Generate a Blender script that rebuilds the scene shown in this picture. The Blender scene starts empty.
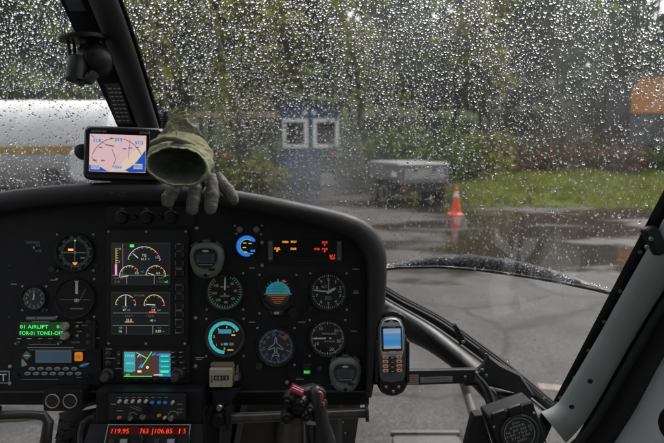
import bpy, bmesh, math, random
import numpy as np
from mathutils import Matrix, Vector

random.seed(7); RNG = np.random.default_rng(11)
scene = bpy.context.scene
COL = scene.collection
R = math.radians

# ------------------------------------------------------------------ camera
LENS = 28.0
F = 664 * LENS / 36.0            # focal length in photograph pixels
CAMZ = 1.9
PITCH = -9.1
cam_data = bpy.data.cameras.new('camera')
cam_data.lens = LENS; cam_data.sensor_width = 36
cam_data.clip_start = 0.02; cam_data.clip_end = 5000
cam_data.dof.use_dof = True
cam_data.dof.focus_distance = 1.14
cam_data.dof.aperture_fstop = 3.8
cam = bpy.data.objects.new('camera', cam_data)
COL.objects.link(cam)
CM = Matrix.Translation((0, 0, CAMZ)) @ Matrix.Rotation(R(90 + PITCH), 4, 'X')
cam.matrix_world = CM
scene.camera = cam

# ------------------------------------------------------------------ sky, sun, exposure (rainy overcast)
SUN_EL, SUN_AZ = 58.0, 35.0
world = bpy.data.worlds.new('World'); scene.world = world
world.use_nodes = True
wn = world.node_tree; wn.nodes.clear()
wo = wn.nodes.new('ShaderNodeOutputWorld'); wb = wn.nodes.new('ShaderNodeBackground')
ws = wn.nodes.new('ShaderNodeTexSky'); ws.sky_type = 'NISHITA'; ws.sun_disc = False
ws.sun_elevation = R(SUN_EL); ws.sun_rotation = R(SUN_AZ)
ws.air_density = 1.0; ws.dust_density = 6.0; ws.ozone_density = 1.0
wh = wn.nodes.new('ShaderNodeHueSaturation'); wh.inputs['Saturation'].default_value = 0.22
wn.links.new(ws.outputs[0], wh.inputs['Color']); wn.links.new(wh.outputs[0], wb.inputs['Color'])
wb.inputs['Strength'].default_value = 0.12
wn.links.new(wb.outputs[0], wo.inputs['Surface'])
sun_data = bpy.data.lights.new('sun', 'SUN'); sun_data.energy = 1.0; sun_data.angle = R(25)
sun_data.color = (1.0, 0.97, 0.93)
sun = bpy.data.objects.new('sun', sun_data); COL.objects.link(sun)
# sun_rotation is measured from +Y towards +X
sd = Vector((math.sin(R(SUN_AZ)) * math.cos(R(SUN_EL)), math.cos(R(SUN_AZ)) * math.cos(R(SUN_EL)), math.sin(R(SUN_EL))))
sun.matrix_world = Matrix.Translation((0, 0, 30)) @ sd.to_track_quat('Z', 'Y').to_matrix().to_4x4()

scene.render.engine = 'CYCLES'
scene.view_settings.view_transform = 'Standard'; scene.view_settings.look = 'None'
scene.view_settings.exposure = 1.3; scene.view_settings.gamma = 1.0
scene.view_settings.use_curve_mapping = False
scene.cycles.use_denoising = True
scene.cycles.max_bounces = 10; scene.cycles.transparent_max_bounces = 24
scene.cycles.transmission_bounces = 8; scene.cycles.diffuse_bounces = 3; scene.cycles.glossy_bounces = 4
scene.cycles.caustics_refractive = False; scene.cycles.caustics_reflective = False
scene.cycles.sample_clamp_indirect = 6.0

# ------------------------------------------------------------------ placing helpers
D = 1.09                          # distance of the instrument panel
CMI = CM.copy()
def W(x, y, d):                   # a point d metres along the view axis
    return CM @ Vector(((x - 332) / F * d, (221.5 - y) / F * d, -d))
def frame(x, y, d=D, roll=0, tilt=0, yaw=0):
    m = CM @ Matrix.Translation(((x - 332) / F * d, (221.5 - y) / F * d, -d))
    return m @ Matrix.Rotation(R(yaw), 4, 'Y') @ Matrix.Rotation(R(tilt), 4, 'X') @ Matrix.Rotation(R(roll), 4, 'Z')
def ray(x, y):
    o = CM.translation; p = W(x, y, 1.0)
    return o, (p - o)
def ground(x, y, z=0.0):
    o, v = ray(x, y); k = (z - o.z) / v.z
    return o + v * k
def at(x, y, Y):
    o, v = ray(x, y); return o + v * ((Y - o.y) / v.y)

# ------------------------------------------------------------------ materials
MATS = {}
def nd(nt, t, **kw):
    n = nt.nodes.new(t)
    for k, v in kw.items(): setattr(n, k, v)
    return n
def mat(name, col, rough=.5, metal=0., var=0., scale=60., bump=0., bscale=400., emit=0., spec=.5, rvar=0., coat=0., dust=0.):
    if name in MATS: return MATS[name]
    m = bpy.data.materials.new(name); m.use_nodes = True
    nt = m.node_tree; p = nt.nodes['Principled BSDF']
    p.inputs['Base Color'].default_value = (*col, 1); p.inputs['Roughness'].default_value = rough
    p.inputs['Metallic'].default_value = metal; p.inputs['Specular IOR Level'].default_value = spec
    p.inputs['Coat Weight'].default_value = coat
    if emit:
        p.inputs['Emission Color'].default_value = (*col, 1); p.inputs['Emission Strength'].default_value = emit
        p.inputs['Base Color'].default_value = (col[0]*.2, col[1]*.2, col[2]*.2, 1)
    if var or rvar or bump or dust:
        tc = nd(nt, 'ShaderNodeTexCoord')
    if var or rvar:
        n = nd(nt, 'ShaderNodeTexNoise'); n.inputs['Scale'].default_value = scale; n.inputs['Detail'].default_value = 6
        n.inputs['Roughness'].default_value = .65
        nt.links.new(tc.outputs['Object'], n.inputs['Vector'])
        if var:
            mr = nd(nt, 'ShaderNodeMapRange'); mr.inputs[1].default_value = .3; mr.inputs[2].default_value = .7
            mr.inputs[3].default_value = 1 - var; mr.inputs[4].default_value = 1 + var
            nt.links.new(n.outputs['Fac'], mr.inputs[0])
            mx = nd(nt, 'ShaderNodeVectorMath', operation='SCALE'); mx.inputs[0].default_value = col
            nt.links.new(mr.outputs[0], mx.inputs['Scale']); nt.links.new(mx.outputs[0], p.inputs['Base Color'])
        if rvar:
            mr = nd(nt, 'ShaderNodeMapRange'); mr.inputs[1].default_value = .3; mr.inputs[2].default_value = .7
            mr.inputs[3].default_value = max(.02, rough - rvar); mr.inputs[4].default_value = min(1, rough + rvar)
            nt.links.new(n.outputs['Fac'], mr.inputs[0]); nt.links.new(mr.outputs[0], p.inputs['Roughness'])
    if bump:
        n2 = nd(nt, 'ShaderNodeTexNoise'); n2.inputs['Scale'].default_value = bscale; n2.inputs['Detail'].default_value = 4
        nt.links.new(tc.outputs['Object'], n2.inputs['Vector'])
        b = nd(nt, 'ShaderNodeBump'); b.inputs['Strength'].default_value = bump; b.inputs['Distance'].default_value = .002
        nt.links.new(n2.outputs['Fac'], b.inputs['Height']); nt.links.new(b.outputs[0], p.inputs['Normal'])
    if dust:                        # dust specks and rubbed patches
        n3 = nd(nt, 'ShaderNodeTexNoise'); n3.inputs['Scale'].default_value = 420; n3.inputs['Detail'].default_value = 2
        n4 = nd(nt, 'ShaderNodeTexNoise'); n4.inputs['Scale'].default_value = 9; n4.inputs['Detail'].default_value = 5
        for q in (n3, n4): nt.links.new(tc.outputs['Object'], q.inputs['Vector'])
        r3 = nd(nt, 'ShaderNodeMapRange'); r3.inputs[1].default_value = .64; r3.inputs[2].default_value = .74; nt.links.new(n3.outputs['Fac'], r3.inputs[0])
        r4 = nd(nt, 'ShaderNodeMapRange'); r4.inputs[1].default_value = .45; r4.inputs[2].default_value = .75; nt.links.new(n4.outputs['Fac'], r4.inputs[0])
        mu = nd(nt, 'ShaderNodeMath', operation='MULTIPLY_ADD'); mu.inputs[1].default_value = .25; nt.links.new(r4.outputs[0], mu.inputs[0]); nt.links.new(r3.outputs[0], mu.inputs[2])
        m5 = nd(nt, 'ShaderNodeMath', operation='MULTIPLY'); m5.inputs[1].default_value = dust; nt.links.new(mu.outputs[0], m5.inputs[0])
        mxd = nd(nt, 'ShaderNodeMix', data_type='RGBA'); mxd.inputs[7].default_value = (.11, .105, .1, 1); mxd.inputs[6].default_value = (*col, 1)
        lk = p.inputs['Base Color'].links
        if lk: nt.links.new(lk[0].from_socket, mxd.inputs[6])
        nt.links.new(m5.outputs[0], mxd.inputs[0]); nt.links.new(mxd.outputs[2], p.inputs['Base Color'])
    MATS[name] = m
    return m

def glass_mat(name, film=0.0, film_scale=2.0, film_lo=.35, film_hi=.7, tint=(1, 1, 1), refl=1.0, patches=()):
    """clear pane: light passes straight, Fresnel reflection, and a thin film of condensation / dirt that also stands in for haze"""
    m = bpy.data.materials.new(name); m.use_nodes = True
    nt = m.node_tree; nt.nodes.clear()
    o = nd(nt, 'ShaderNodeOutputMaterial')
    tr = nd(nt, 'ShaderNodeBsdfTransparent'); tr.inputs[0].default_value = (*tint, 1)
    gl = nd(nt, 'ShaderNodeBsdfGlossy'); gl.inputs['Roughness'].default_value = .02; gl.inputs['Color'].default_value = (refl, refl, refl, 1)
    fr = nd(nt, 'ShaderNodeFresnel'); fr.inputs[0].default_value = 1.45
    bf = nd(nt, 'ShaderNodeNewGeometry'); im = nd(nt, 'ShaderNodeMapRange'); im.inputs[3].default_value = 1.45; im.inputs[4].default_value = 1 / 1.45
    nt.links.new(bf.outputs['Backfacing'], im.inputs[0]); nt.links.new(im.outputs[0], fr.inputs[0])
    mx = nd(nt, 'ShaderNodeMixShader')
    nt.links.new(fr.outputs[0], mx.inputs[0]); nt.links.new(tr.outputs[0], mx.inputs[1]); nt.links.new(gl.outputs[0], mx.inputs[2])
    out = mx
    if film:
        tl = nd(nt, 'ShaderNodeBsdfTranslucent'); tl.inputs[0].default_value = (.85, .87, .9, 1)
        tc = nd(nt, 'ShaderNodeTexCoord'); n = nd(nt, 'ShaderNodeTexNoise'); n.inputs['Scale'].default_value = film_scale
        n.inputs['Detail'].default_value = 3
        nt.links.new(tc.outputs['Object'], n.inputs['Vector'])
        mr = nd(nt, 'ShaderNodeMapRange'); mr.inputs[1].default_value = film_lo; mr.inputs[2].default_value = film_hi
        mr.inputs[3].default_value = film * .35; mr.inputs[4].default_value = film
        nt.links.new(n.outputs['Fac'], mr.inputs[0])
        fac = mr.outputs[0]
        for c, rad, st in patches:          # condensation patches that also put pale haze into the pane, with ragged edges
            ds = nd(nt, 'ShaderNodeVectorMath', operation='DISTANCE'); ds.inputs[1].default_value = c; nt.links.new(tc.outputs['Object'], ds.inputs[0])
            n5 = nd(nt, 'ShaderNodeTexNoise'); n5.inputs['Scale'].default_value = 9; n5.inputs['Detail'].default_value = 5; nt.links.new(tc.outputs['Object'], n5.inputs['Vector'])
            aa = nd(nt, 'ShaderNodeMath', operation='MULTIPLY_ADD'); aa.inputs[1].default_value = rad * .9; nt.links.new(n5.outputs['Fac'], aa.inputs[0]); nt.links.new(ds.outputs['Value'], aa.inputs[2])
            pr_ = nd(nt, 'ShaderNodeMapRange', interpolation_type='SMOOTHSTEP'); pr_.inputs[1].default_value = rad * .5; pr_.inputs[2].default_value = rad * 1.55; pr_.inputs[3].default_value = st; pr_.inputs[4].default_value = 0; nt.links.new(aa.outputs[0], pr_.inputs[0])
            sm = nd(nt, 'ShaderNodeMath', operation='ADD'); nt.links.new(fac, sm.inputs[0]); nt.links.new(pr_.outputs[0], sm.inputs[1]); fac = sm.outputs[0]
        m2 = nd(nt, 'ShaderNodeMixShader'); nt.links.new(fac, m2.inputs[0])
        nt.links.new(mx.outputs[0], m2.inputs[1]); nt.links.new(tl.outputs[0], m2.inputs[2]); out = m2
    nt.links.new(out.outputs[0], o.inputs['Surface'])
    MATS[name] = m
    return m

BLK = mat('black paint', (.0105, .011, .0125), .5, var=.35, scale=25, bump=.12, bscale=900, rvar=.15, dust=.16, spec=.25)
HOOD = mat('black leatherette', (.017, .0168, .0175), .5, var=.3, scale=14, bump=.3, bscale=700, rvar=.12, dust=.12, spec=.3)
DARK = mat('dark plastic', (.011, .0115, .0125), .42, var=.25, scale=40, bump=.1, bscale=800, rvar=.12, dust=.12, spec=.3)
MID = mat('worn dark grey metal', (.035, .036, .038), .45, metal=.3, var=.35, scale=30, rvar=.15)
FOOT = mat('scuffed footwell lining', (.05, .045, .04), .6, var=.5, scale=9, bump=.3, bscale=200, rvar=.15)
SCREW = mat('screw steel', (.4, .39, .37), .38, metal=.8, var=.3, scale=300)
CHROME = mat('worn steel', (.35, .33, .31), .3, metal=.9, var=.3, scale=60, rvar=.12)
DIAL = mat('dial black', (.005, .006, .008), .55, spec=.2)
WHT = mat('white print', (.82, .84, .82), .6)
GREYP = mat('grey print', (.42, .43, .43), .6)
CREAM = mat('cream print', (.62, .55, .36), .6)
GRNP = mat('green print', (.05, .42, .13), .5)
REDP = mat('red print', (.55, .06, .04), .5)
YELP = mat('yellow print', (.7, .48, .05), .5)
EM = 1.0
E_W = mat('lit white', (.62, .6, .48), .5, emit=.38)
E_G = mat('lit green', (.05, .85, .12), .5, emit=.6 * EM)
E_R = mat('lit red', (.9, .05, .025), .5, emit=.6 * EM)
E_A = mat('lit amber', (1., .32, .03), .5, emit=.9 * EM)
E_Y = mat('lit yellow', (.75, .55, .08), .5, emit=.4)
E_C = mat('lit cyan', (.03, .42, .44), .5, emit=.4)
E_B = mat('lit blue', (.02, .15, .6), .5, emit=.5)
E_T = mat('lit teal', (.02, .28, .32), .5, emit=.5 * EM)
E_M = mat('lit magenta', (.7, .25, .5), .5, emit=.5 * EM)
E_O = mat('lit orange', (.8, .25, .05), .5, emit=.5 * EM)
E_K = mat('screen black', (.004, .005, .006), .2, emit=.6)
COVER = glass_mat('gauge glass', refl=.6)

# ------------------------------------------------------------------ mesh building
def rrect(cx, cy, w, h, r, n=4):
    r = min(r, w / 2, h / 2); out = []
    for sx, sy, a0 in ((1, 1, 0), (-1, 1, 90), (-1, -1, 180), (1, -1, 270)):
        for i in range(n + 1):
            a = R(a0 + 90 * i / n)
            out.append((cx + sx * (w / 2 - r) + r * math.cos(a), cy + sy * (h / 2 - r) + r * math.sin(a)))
    return out
def ell(cx, cy, rx, ry=None, n=32, rot=0):
    ry = rx if ry is None else ry; c, s = math.cos(R(rot)), math.sin(R(rot)); o = []
    for i in range(n):
        a = 2 * math.pi * i / n; x, y = rx * math.cos(a), ry * math.sin(a)
        o.append((cx + x * c - y * s, cy + x * s + y * c))
    return o

TEXTS = {}
def text_geo(s):
    if s not in TEXTS:
        cu = bpy.data.curves.new('t', 'FONT'); cu.body = s; cu.resolution_u = 2
        ob = bpy.data.objects.new('t', cu)
        me = bpy.data.meshes.new_from_object(ob)
        vs = np.array([v.co[:] for v in me.vertices]) if len(me.vertices) else np.zeros((0, 3))
        fs = [tuple(p.vertices) for p in me.polygons]
        bpy.data.objects.remove(ob); bpy.data.curves.remove(cu); bpy.data.meshes.remove(me)
        TEXTS[s] = (vs, fs)
    return TEXTS[s]

PRINTS = frozenset('markings digits print caption_lettering unit_lettering numerals compass_card scale_ticks map_line map_name key_print placard_print pitch_lines index_marks limit_marks fuel_scale divider route guard_print antenna_rib waypoint data_field coast'.split())
class MB:
    """collects shapes (in units of u metres) and links them as ONE mesh object"""
    def __init__(s, u=D / F): s.v = []; s.f = []; s.u = u
    def add(s, vs, fs):
        b = len(s.v); s.v += [tuple(v) for v in vs]; s.f += [tuple(b + i for i in f) for f in fs]; return s
    def box(s, c, d, m=None):
        vs = [Vector((c[0] + d[0] / 2 * i, c[1] + d[1] / 2 * j, c[2] + d[2] / 2 * k)) for i in (-1, 1) for j in (-1, 1) for k in (-1, 1)]
        if m: vs = [m @ v for v in vs]
        return s.add(vs, [(0, 1, 3, 2), (4, 6, 7, 5), (0, 4, 5, 1), (2, 3, 7, 6), (0, 2, 6, 4), (1, 5, 7, 3)])
    def plate(s, o, z0, z1, ch=0., m=None):
        """outline (counter-clockwise) extruded z0..z1 with a chamfer on the z1 side"""
        n = len(o); cx = sum(p[0] for p in o) / n; cy = sum(p[1] for p in o) / n
        def inset(p, k):
            dx, dy = p[0] - cx, p[1] - cy; L = math.hypot(dx, dy) or 1
            return (p[0] - dx / L * k, p[1] - dy / L * k)
        rings = [[(x, y, z0) for x, y in o], [(x, y, z1 - ch) for x, y in o]]
        if ch: rings.append([(*inset(p, ch), z1) for p in o])
        vs = [Vector(p) for r in rings for p in r]
        if m: vs = [m @ v for v in vs]
        fs = [tuple(reversed(range(n)))]
        for k in range(len(rings) - 1):
            for i in range(n):
                j = (i + 1) % n; fs.append((k * n + i, k * n + j, (k + 1) * n + j, (k + 1) * n + i))
        fs.append(tuple((len(rings) - 1) * n + i for i in range(n)))
        return s.add(vs, fs)
    def flat(s, o, z=0.):
        return s.add([(x, y, z) for x, y in o], [tuple(range(len(o)))])
    def lathe(s, prof, cx=0, cy=0, n=40, m=None, close=False, cap=True):
        vs = []; fs = []; k = len(prof)
        for i in range(n):
            a = 2 * math.pi * i / n
            for r, z in prof: vs.append(Vector((cx + r * math.cos(a), cy + r * math.sin(a), z)))
        for i in range(n):
            j = (i + 1) % n
            for q in range(k - 1 + (1 if close else 0)):
                q2 = (q + 1) % k
                fs.append((i * k + q, j * k + q, j * k + q2, i * k + q2))
        if not close and cap:
            if prof[0][0] > 1e-6: fs.append(tuple(i * k for i in reversed(range(n))))
            if prof[-1][0] > 1e-6: fs.append(tuple(i * k + k - 1 for i in range(n)))
        if m: vs = [m @ v for v in vs]
        return s.add(vs, fs)
    def tube(s, pts, rad, n=12, cap=True, sq=1.0):
        pts = [Vector(p) for p in pts]; k = len(pts)
        if not hasattr(rad, '__len__'): rad = [rad] * k
        vs = []; fs = []; up = None
        for i, p in enumerate(pts):
            t = (pts[min(i + 1, k - 1)] - pts[max(i - 1, 0)]).normalized()
            if up is None:
                up = t.orthogonal().normalized()
            up = (up - t * up.dot(t)).normalized(); b = t.cross(up)
            for j in range(n):
                a = 2 * math.pi * j / n
                vs.append(p + up * (rad[i] * math.cos(a)) + b * (rad[i] * sq * math.sin(a)))
        for i in range(k - 1):
            for j in range(n):
                j2 = (j + 1) % n; fs.append((i * n + j, i * n + j2, (i + 1) * n + j2, (i + 1) * n + j))
        if cap: fs.append(tuple(reversed(range(n)))); fs.append(tuple((k - 1) * n + j for j in range(n)))
        return s.add(vs, fs)
    def band(s, L, Rr, thick, nx=8, bulge=0., back=None):
        """slab between two 3-D edges, front bulged towards the camera and thick metres deep (away)"""
        L = [Vector(p) for p in L]; Rr = [Vector(p) for p in Rr]; k = len(L); o = CM.translation
        vs = []; W_ = nx + 1
        for side in (0, 1):
            for a, b in zip(L, Rr):
                for i in range(W_):
                    t = i / nx; p = a.lerp(b, t); d = (p - o).normalized()
                    vs.append(p - d * (bulge * math.sin(math.pi * t) ** .6) if side == 0 else p + d * thick)
        fs = []; N = k * W_
        for r in range(k - 1):
            for i in range(nx):
                q = (r * W_ + i, r * W_ + i + 1, (r + 1) * W_ + i + 1, (r + 1) * W_ + i)
                fs.append(q); fs.append(tuple(N + x for x in reversed(q)))
            for i in (0, nx):
                q = (r * W_ + i, (r + 1) * W_ + i, N + (r + 1) * W_ + i, N + r * W_ + i)
                fs.append(q if i == 0 else tuple(reversed(q)))
        for r in (0, k - 1):
            for i in range(nx):
                q = (r * W_ + i, r * W_ + i + 1, N + r * W_ + i + 1, N + r * W_ + i)
                fs.append(q if r else tuple(reversed(q)))
        return s.add(vs, fs)
    def arc(s, cx, cy, r0, r1, a0, a1, z=0., n=24):
        """flat ring sector, clock angles in degrees from 12 o'clock"""
        vs = []; fs = []
        for i in range(n + 1):
            a = R(a0 + (a1 - a0) * i / n)
            for r in (r0, r1): vs.append((cx + r * math.sin(a), cy + r * math.cos(a), z))
        for i in range(n): fs.append((2 * i, 2 * i + 2, 2 * i + 3, 2 * i + 1) if a1 < a0 else (2 * i, 2 * i + 1, 2 * i + 3, 2 * i + 2))
        return s.add(vs, fs)
    def tick(s, cx, cy, r0, r1, a, w, z=0., w1=None):
        a = R(a); d = Vector((math.sin(a), math.cos(a))); n = Vector((d.y, -d.x)); c = Vector((cx, cy)); w1 = w if w1 is None else w1
        p = [c + d * r0 - n * w / 2, c + d * r0 + n * w / 2, c + d * r1 + n * w1 / 2, c + d * r1 - n * w1 / 2]
        return s.add([(q.x, q.y, z) for q in p], [(0, 1, 2, 3)])
    def ticks(s, cx, cy, r0, r1, a0, a1, n, w, z=0.):
        for i in range(n + 1): s.tick(cx, cy, r0, r1, a0 + (a1 - a0) * i / n, w, z)
        return s
    def bar(s, x0, y0, x1, y1, w, z=0.):
        d = Vector((x1 - x0, y1 - y0)).normalized(); n = Vector((-d.y, d.x)) * w / 2
        return s.add([(x0 + n.x, y0 + n.y, z), (x0 - n.x, y0 - n.y, z), (x1 - n.x, y1 - n.y, z), (x1 + n.x, y1 + n.y, z)], [(0, 1, 2, 3)])
    def rect(s, cx, cy, w, h, z=0.):
        return s.add([(cx - w / 2, cy - h / 2, z), (cx + w / 2, cy - h / 2, z), (cx + w / 2, cy + h / 2, z), (cx - w / 2, cy + h / 2, z)], [(0, 1, 2, 3)])
    def text(s, t, x, y, h, z=0., al='c', wid=None, rot=0):
        vs, fs = text_geo(t)
        if not len(vs): return s
        k = h / .7; v = vs * k; mx0, mx1 = v[:, 0].min(), v[:, 0].max()
        sx = wid / (mx1 - mx0) if wid else 1.
        X = (v[:, 0] - (mx0 if al == 'l' else (mx0 + mx1) / 2)) * sx; Y = v[:, 1] - h / 2
        c, q = math.cos(R(rot)), math.sin(R(rot))
        return s.add([(x + a * c - b * q, y + a * q + b * c, z) for a, b in zip(X, Y)], fs)
    def mesh(s, name, smooth=True, angle=35):
        me = bpy.data.meshes.new(name); u = s.u
        me.from_pydata([(v[0] * u, v[1] * u, v[2] * u) for v in s.v], [], s.f); me.update()
        if smooth:
            me.shade_smooth(); me.set_sharp_from_angle(angle=R(angle))
        return me
    def build(s, name, m, parent=None, smooth=True, angle=35):
        me = s.mesh(name, smooth, angle); me.materials.append(m)
        o = bpy.data.objects.new(name, me); COL.objects.link(o)
        if parent is not None: o.parent = parent
        if name in PRINTS: o['kind'] = 'stuff'          # specks of print too small to pick apart
        return o

def tag(o, label=None, cat=None, group=None, kind=None):
    for k, v in (('label', label), ('category', cat), ('group', group), ('kind', kind)):
        if v: o[k] = v
    return o
def thing(name, label, cat, M=None, group=None):
    o = bpy.data.objects.new(name, None); COL.objects.link(o); o.empty_display_size = .02
    if M is not None: o.matrix_world = M
    return tag(o, label, cat, group)
def part(name, me, parent, loc=(0, 0, 0), rz=0, u=D / F, m=None, M=None):
    o = bpy.data.objects.new(name, me); COL.objects.link(o); o.parent = parent
    o.matrix_local = M if M is not None else Matrix.Translation(Vector(loc) * u) @ Matrix.Rotation(R(rz), 4, 'Z')
    return o
U = D / F

# ================================================================== OUTSIDE: ground, hill, road paint
def ground_mat():
    m = bpy.data.materials.new('wet worn tarmac'); m.use_nodes = True; nt = m.node_tree; p = nt.nodes['Principled BSDF']
    tc = nd(nt, 'ShaderNodeTexCoord')
    mp = nd(nt, 'ShaderNodeMapping'); mp.inputs['Scale'].default_value = (.22, .5, 1); mp.inputs['Location'].default_value = (1.3, .4, 0)
    nt.links.new(tc.outputs['Object'], mp.inputs[0])
    n1 = nd(nt, 'ShaderNodeTexNoise'); n1.inputs['Scale'].default_value = 1.1; n1.inputs['Detail'].default_value = 5; n1.inputs['Roughness'].default_value = .55
    nt.links.new(mp.outputs[0], n1.inputs['Vector'])
    # standing water: everywhere past about six metres there are puddles, near the aircraft the tarmac is only damp
    sx = nd(nt, 'ShaderNodeSeparateXYZ'); nt.links.new(tc.outputs['Object'], sx.inputs[0])
    my = nd(nt, 'ShaderNodeMapRange'); my.inputs[1].default_value = 4.5; my.inputs[2].default_value = 8.; my.inputs[3].default_value = -.3; my.inputs[4].default_value = .03
    nt.links.new(sx.outputs['Y'], my.inputs[0])
    ad = nd(nt, 'ShaderNodeMath', operation='ADD'); nt.links.new(n1.outputs['Fac'], ad.inputs[0]); nt.links.new(my.outputs[0], ad.inputs[1])
    wet = nd(nt, 'ShaderNodeMapRange'); wet.inputs[1].default_value = .46; wet.inputs[2].default_value = .54
    nt.links.new(ad.outputs[0], wet.inputs[0])
    n2 = nd(nt, 'ShaderNodeTexNoise'); n2.inputs['Scale'].default_value = 28; n2.inputs['Detail'].default_value = 8; n2.inputs['Roughness'].default_value = .8
    nt.links.new(tc.outputs['Object'], n2.inputs['Vector'])
    n3 = nd(nt, 'ShaderNodeTexNoise'); n3.inputs['Scale'].default_value = 1.7; n3.inputs['Detail'].default_value = 6
    nt.links.new(tc.outputs['Object'], n3.inputs['Vector'])
    v = nd(nt, 'ShaderNodeTexVoronoi'); v.inputs['Scale'].default_value = 55
    nt.links.new(tc.outputs['Object'], v.inputs['Vector'])
    mm = nd(nt, 'ShaderNodeMix', data_type='RGBA'); mm.inputs[6].default_value = (.014, .0132, .0128, 1); mm.inputs[7].default_value = (.085, .079, .076, 1)
    r2 = nd(nt, 'ShaderNodeMapRange'); r2.inputs[1].default_value = .32; r2.inputs[2].default_value = .68
    nt.links.new(n2.outputs['Fac'], r2.inputs[0]); nt.links.new(r2.outputs[0], mm.inputs[0])
    m2 = nd(nt, 'ShaderNodeMix', data_type='RGBA'); m2.blend_type = 'MULTIPLY'; m2.inputs[0].default_value = .9
    nt.links.new(mm.outputs[2], m2.inputs[6]); 
    r3 = nd(nt, 'ShaderNodeMapRange'); r3.inputs[1].default_value = .3; r3.inputs[2].default_value = .7; r3.inputs[3].default_value = .45; r3.inputs[4].default_value = 1.25
    nt.links.new(n3.outputs['Fac'], r3.inputs[0]); nt.links.new(r3.outputs[0], m2.inputs[7])
    rv = nd(nt, 'ShaderNodeMapRange'); rv.inputs[1].default_value = .0; rv.inputs[2].default_value = .75; rv.inputs[3].default_value = 1.5; rv.inputs[4].default_value = .45
    nt.links.new(v.outputs['Distance'], rv.inputs[0])
    mv = nd(nt, 'ShaderNodeMix', data_type='RGBA'); mv.blend_type = 'MULTIPLY'; mv.inputs[0].default_value = .8; nt.links.new(m2.outputs[2], mv.inputs[6]); nt.links.new(rv.outputs[0], mv.inputs[7]); m2 = mv
    v2 = nd(nt, 'ShaderNodeTexVoronoi', feature='DISTANCE_TO_EDGE'); v2.inputs['Scale'].default_value = .45; v2.inputs['Randomness'].default_value = 1.
    wn_ = nd(nt, 'ShaderNodeVectorMath', operation='MULTIPLY_ADD'); wn_.inputs[1].default_value = (.5, .5, 0); nt.links.new(n3.outputs['Color'], wn_.inputs[0]); nt.links.new(tc.outputs['Object'], wn_.inputs[2]); nt.links.new(wn_.outputs[0], v2.inputs['Vector'])
    rc_ = nd(nt, 'ShaderNodeMapRange'); rc_.inputs[1].default_value = .004; rc_.inputs[2].default_value = .02; rc_.inputs[3].default_value = .35; rc_.inputs[4].default_value = 1.; nt.links.new(v2.outputs['Distance'], rc_.inputs[0])
    mc = nd(nt, 'ShaderNodeMix', data_type='RGBA'); mc.blend_type = 'MULTIPLY'; mc.inputs[0].default_value = 1.; nt.links.new(m2.outputs[2], mc.inputs[6]); nt.links.new(rc_.outputs[0], mc.inputs[7]); m2 = mc
    m3 = nd(nt, 'ShaderNodeMix', data_type='RGBA'); m3.inputs[7].default_value = (.03, .024, .019, 1)
    nt.links.new(wet.outputs[0], m3.inputs[0]); nt.links.new(m2.outputs[2], m3.inputs[6]); nt.links.new(m3.outputs[2], p.inputs['Base Color'])
    rr = nd(nt, 'ShaderNodeMapRange'); rr.inputs[3].default_value = .5; rr.inputs[4].default_value = .06
    nt.links.new(wet.outputs[0], rr.inputs[0]); nt.links.new(rr.outputs[0], p.inputs['Roughness'])
    bs = nd(nt, 'ShaderNodeMapRange'); bs.inputs[3].default_value = .6; bs.inputs[4].default_value = .015
    nt.links.new(wet.outputs[0], bs.inputs[0])
    b = nd(nt, 'ShaderNodeBump'); b.inputs['Distance'].default_value = .01
    nt.links.new(bs.outputs[0], b.inputs['Strength']); nt.links.new(n2.outputs['Fac'], b.inputs['Height']); nt.links.new(b.outputs[0], p.inputs['Normal'])
    sp = nd(nt, 'ShaderNodeMapRange'); sp.inputs[3].default_value = .22; sp.inputs[4].default_value = .5; nt.links.new(wet.outputs[0], sp.inputs[0]); nt.links.new(sp.outputs[0], p.inputs['Specular IOR Level'])
    MATS['ground'] = m
    return m
g = MB(1); g.rect(0, 800, 5000, 5000)
go = tag(g.build('ground', ground_mat(), smooth=False), 'wet worn tarmac with puddles around the helicopter', 'ground', kind='structure')

PAINT = mat('worn yellow paint', (.1, .078, .045), .55, var=.7, scale=9, bump=.2, bscale=90)
a, b_ = ground(380, 374), ground(570, 389)
dv = (b_ - a).normalized(); nv = Vector((-dv.y, dv.x, 0)) * .045
g = MB(1); N = 40; A = a - dv * 3; B = b_ + dv * 4
for i in range(N):
    if i % 7 == 5: continue                      # worn gaps
    p, q = A.lerp(B, i / N), A.lerp(B, (i + 1) / N); j = nv * random.uniform(.75, 1.1)
    g.add([(p.x - j.x, p.y - j.y, .004), (q.x - j.x, q.y - j.y, .004), (q.x + j.x, q.y + j.y, .004), (p.x + j.x, p.y + j.y, .004)], [(0, 1, 2, 3)])
tag(g.build('painted_line', PAINT, smooth=False), 'worn yellow line painted across the tarmac', 'road marking', kind='structure')

def hill_h(x, y):
    k = max(0., y - 21.5 - .10 * max(0, -x - 2) ** 1.0 * .2)
    h = .05 * k + .009 * k * k if k < 22 else .05 * 22 + .009 * 484 + min(k - 22, 40) * .2
    h += (math.sin(x * .31 + y * .2) * .5 + math.sin(x * .13 - y * .17) * .9) * min(1, k / 12)
    return max(h, 0) if k > 0 else -.05
hb = MB(1); nx, ny = 90, 60; vs = []
for j in range(ny):
    for i in range(nx):
        x = -140 + 280 * i / (nx - 1); y = 20 + 170 * (j / (ny - 1)) ** 1.5
        vs.append((x, y, hill_h(x, y)))
hb.add(vs, [(j * nx + i, j * nx + i + 1, (j + 1) * nx + i + 1, (j + 1) * nx + i) for j in range(ny - 1) for i in range(nx - 1)])
HILL = mat('forest floor', (.028, .036, .012), .95, var=.6, scale=.35, bump=.6, bscale=3, spec=.05)
tag(hb.build('hill', HILL), 'steep wooded hillside behind the yard', 'hill', kind='structure')

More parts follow.
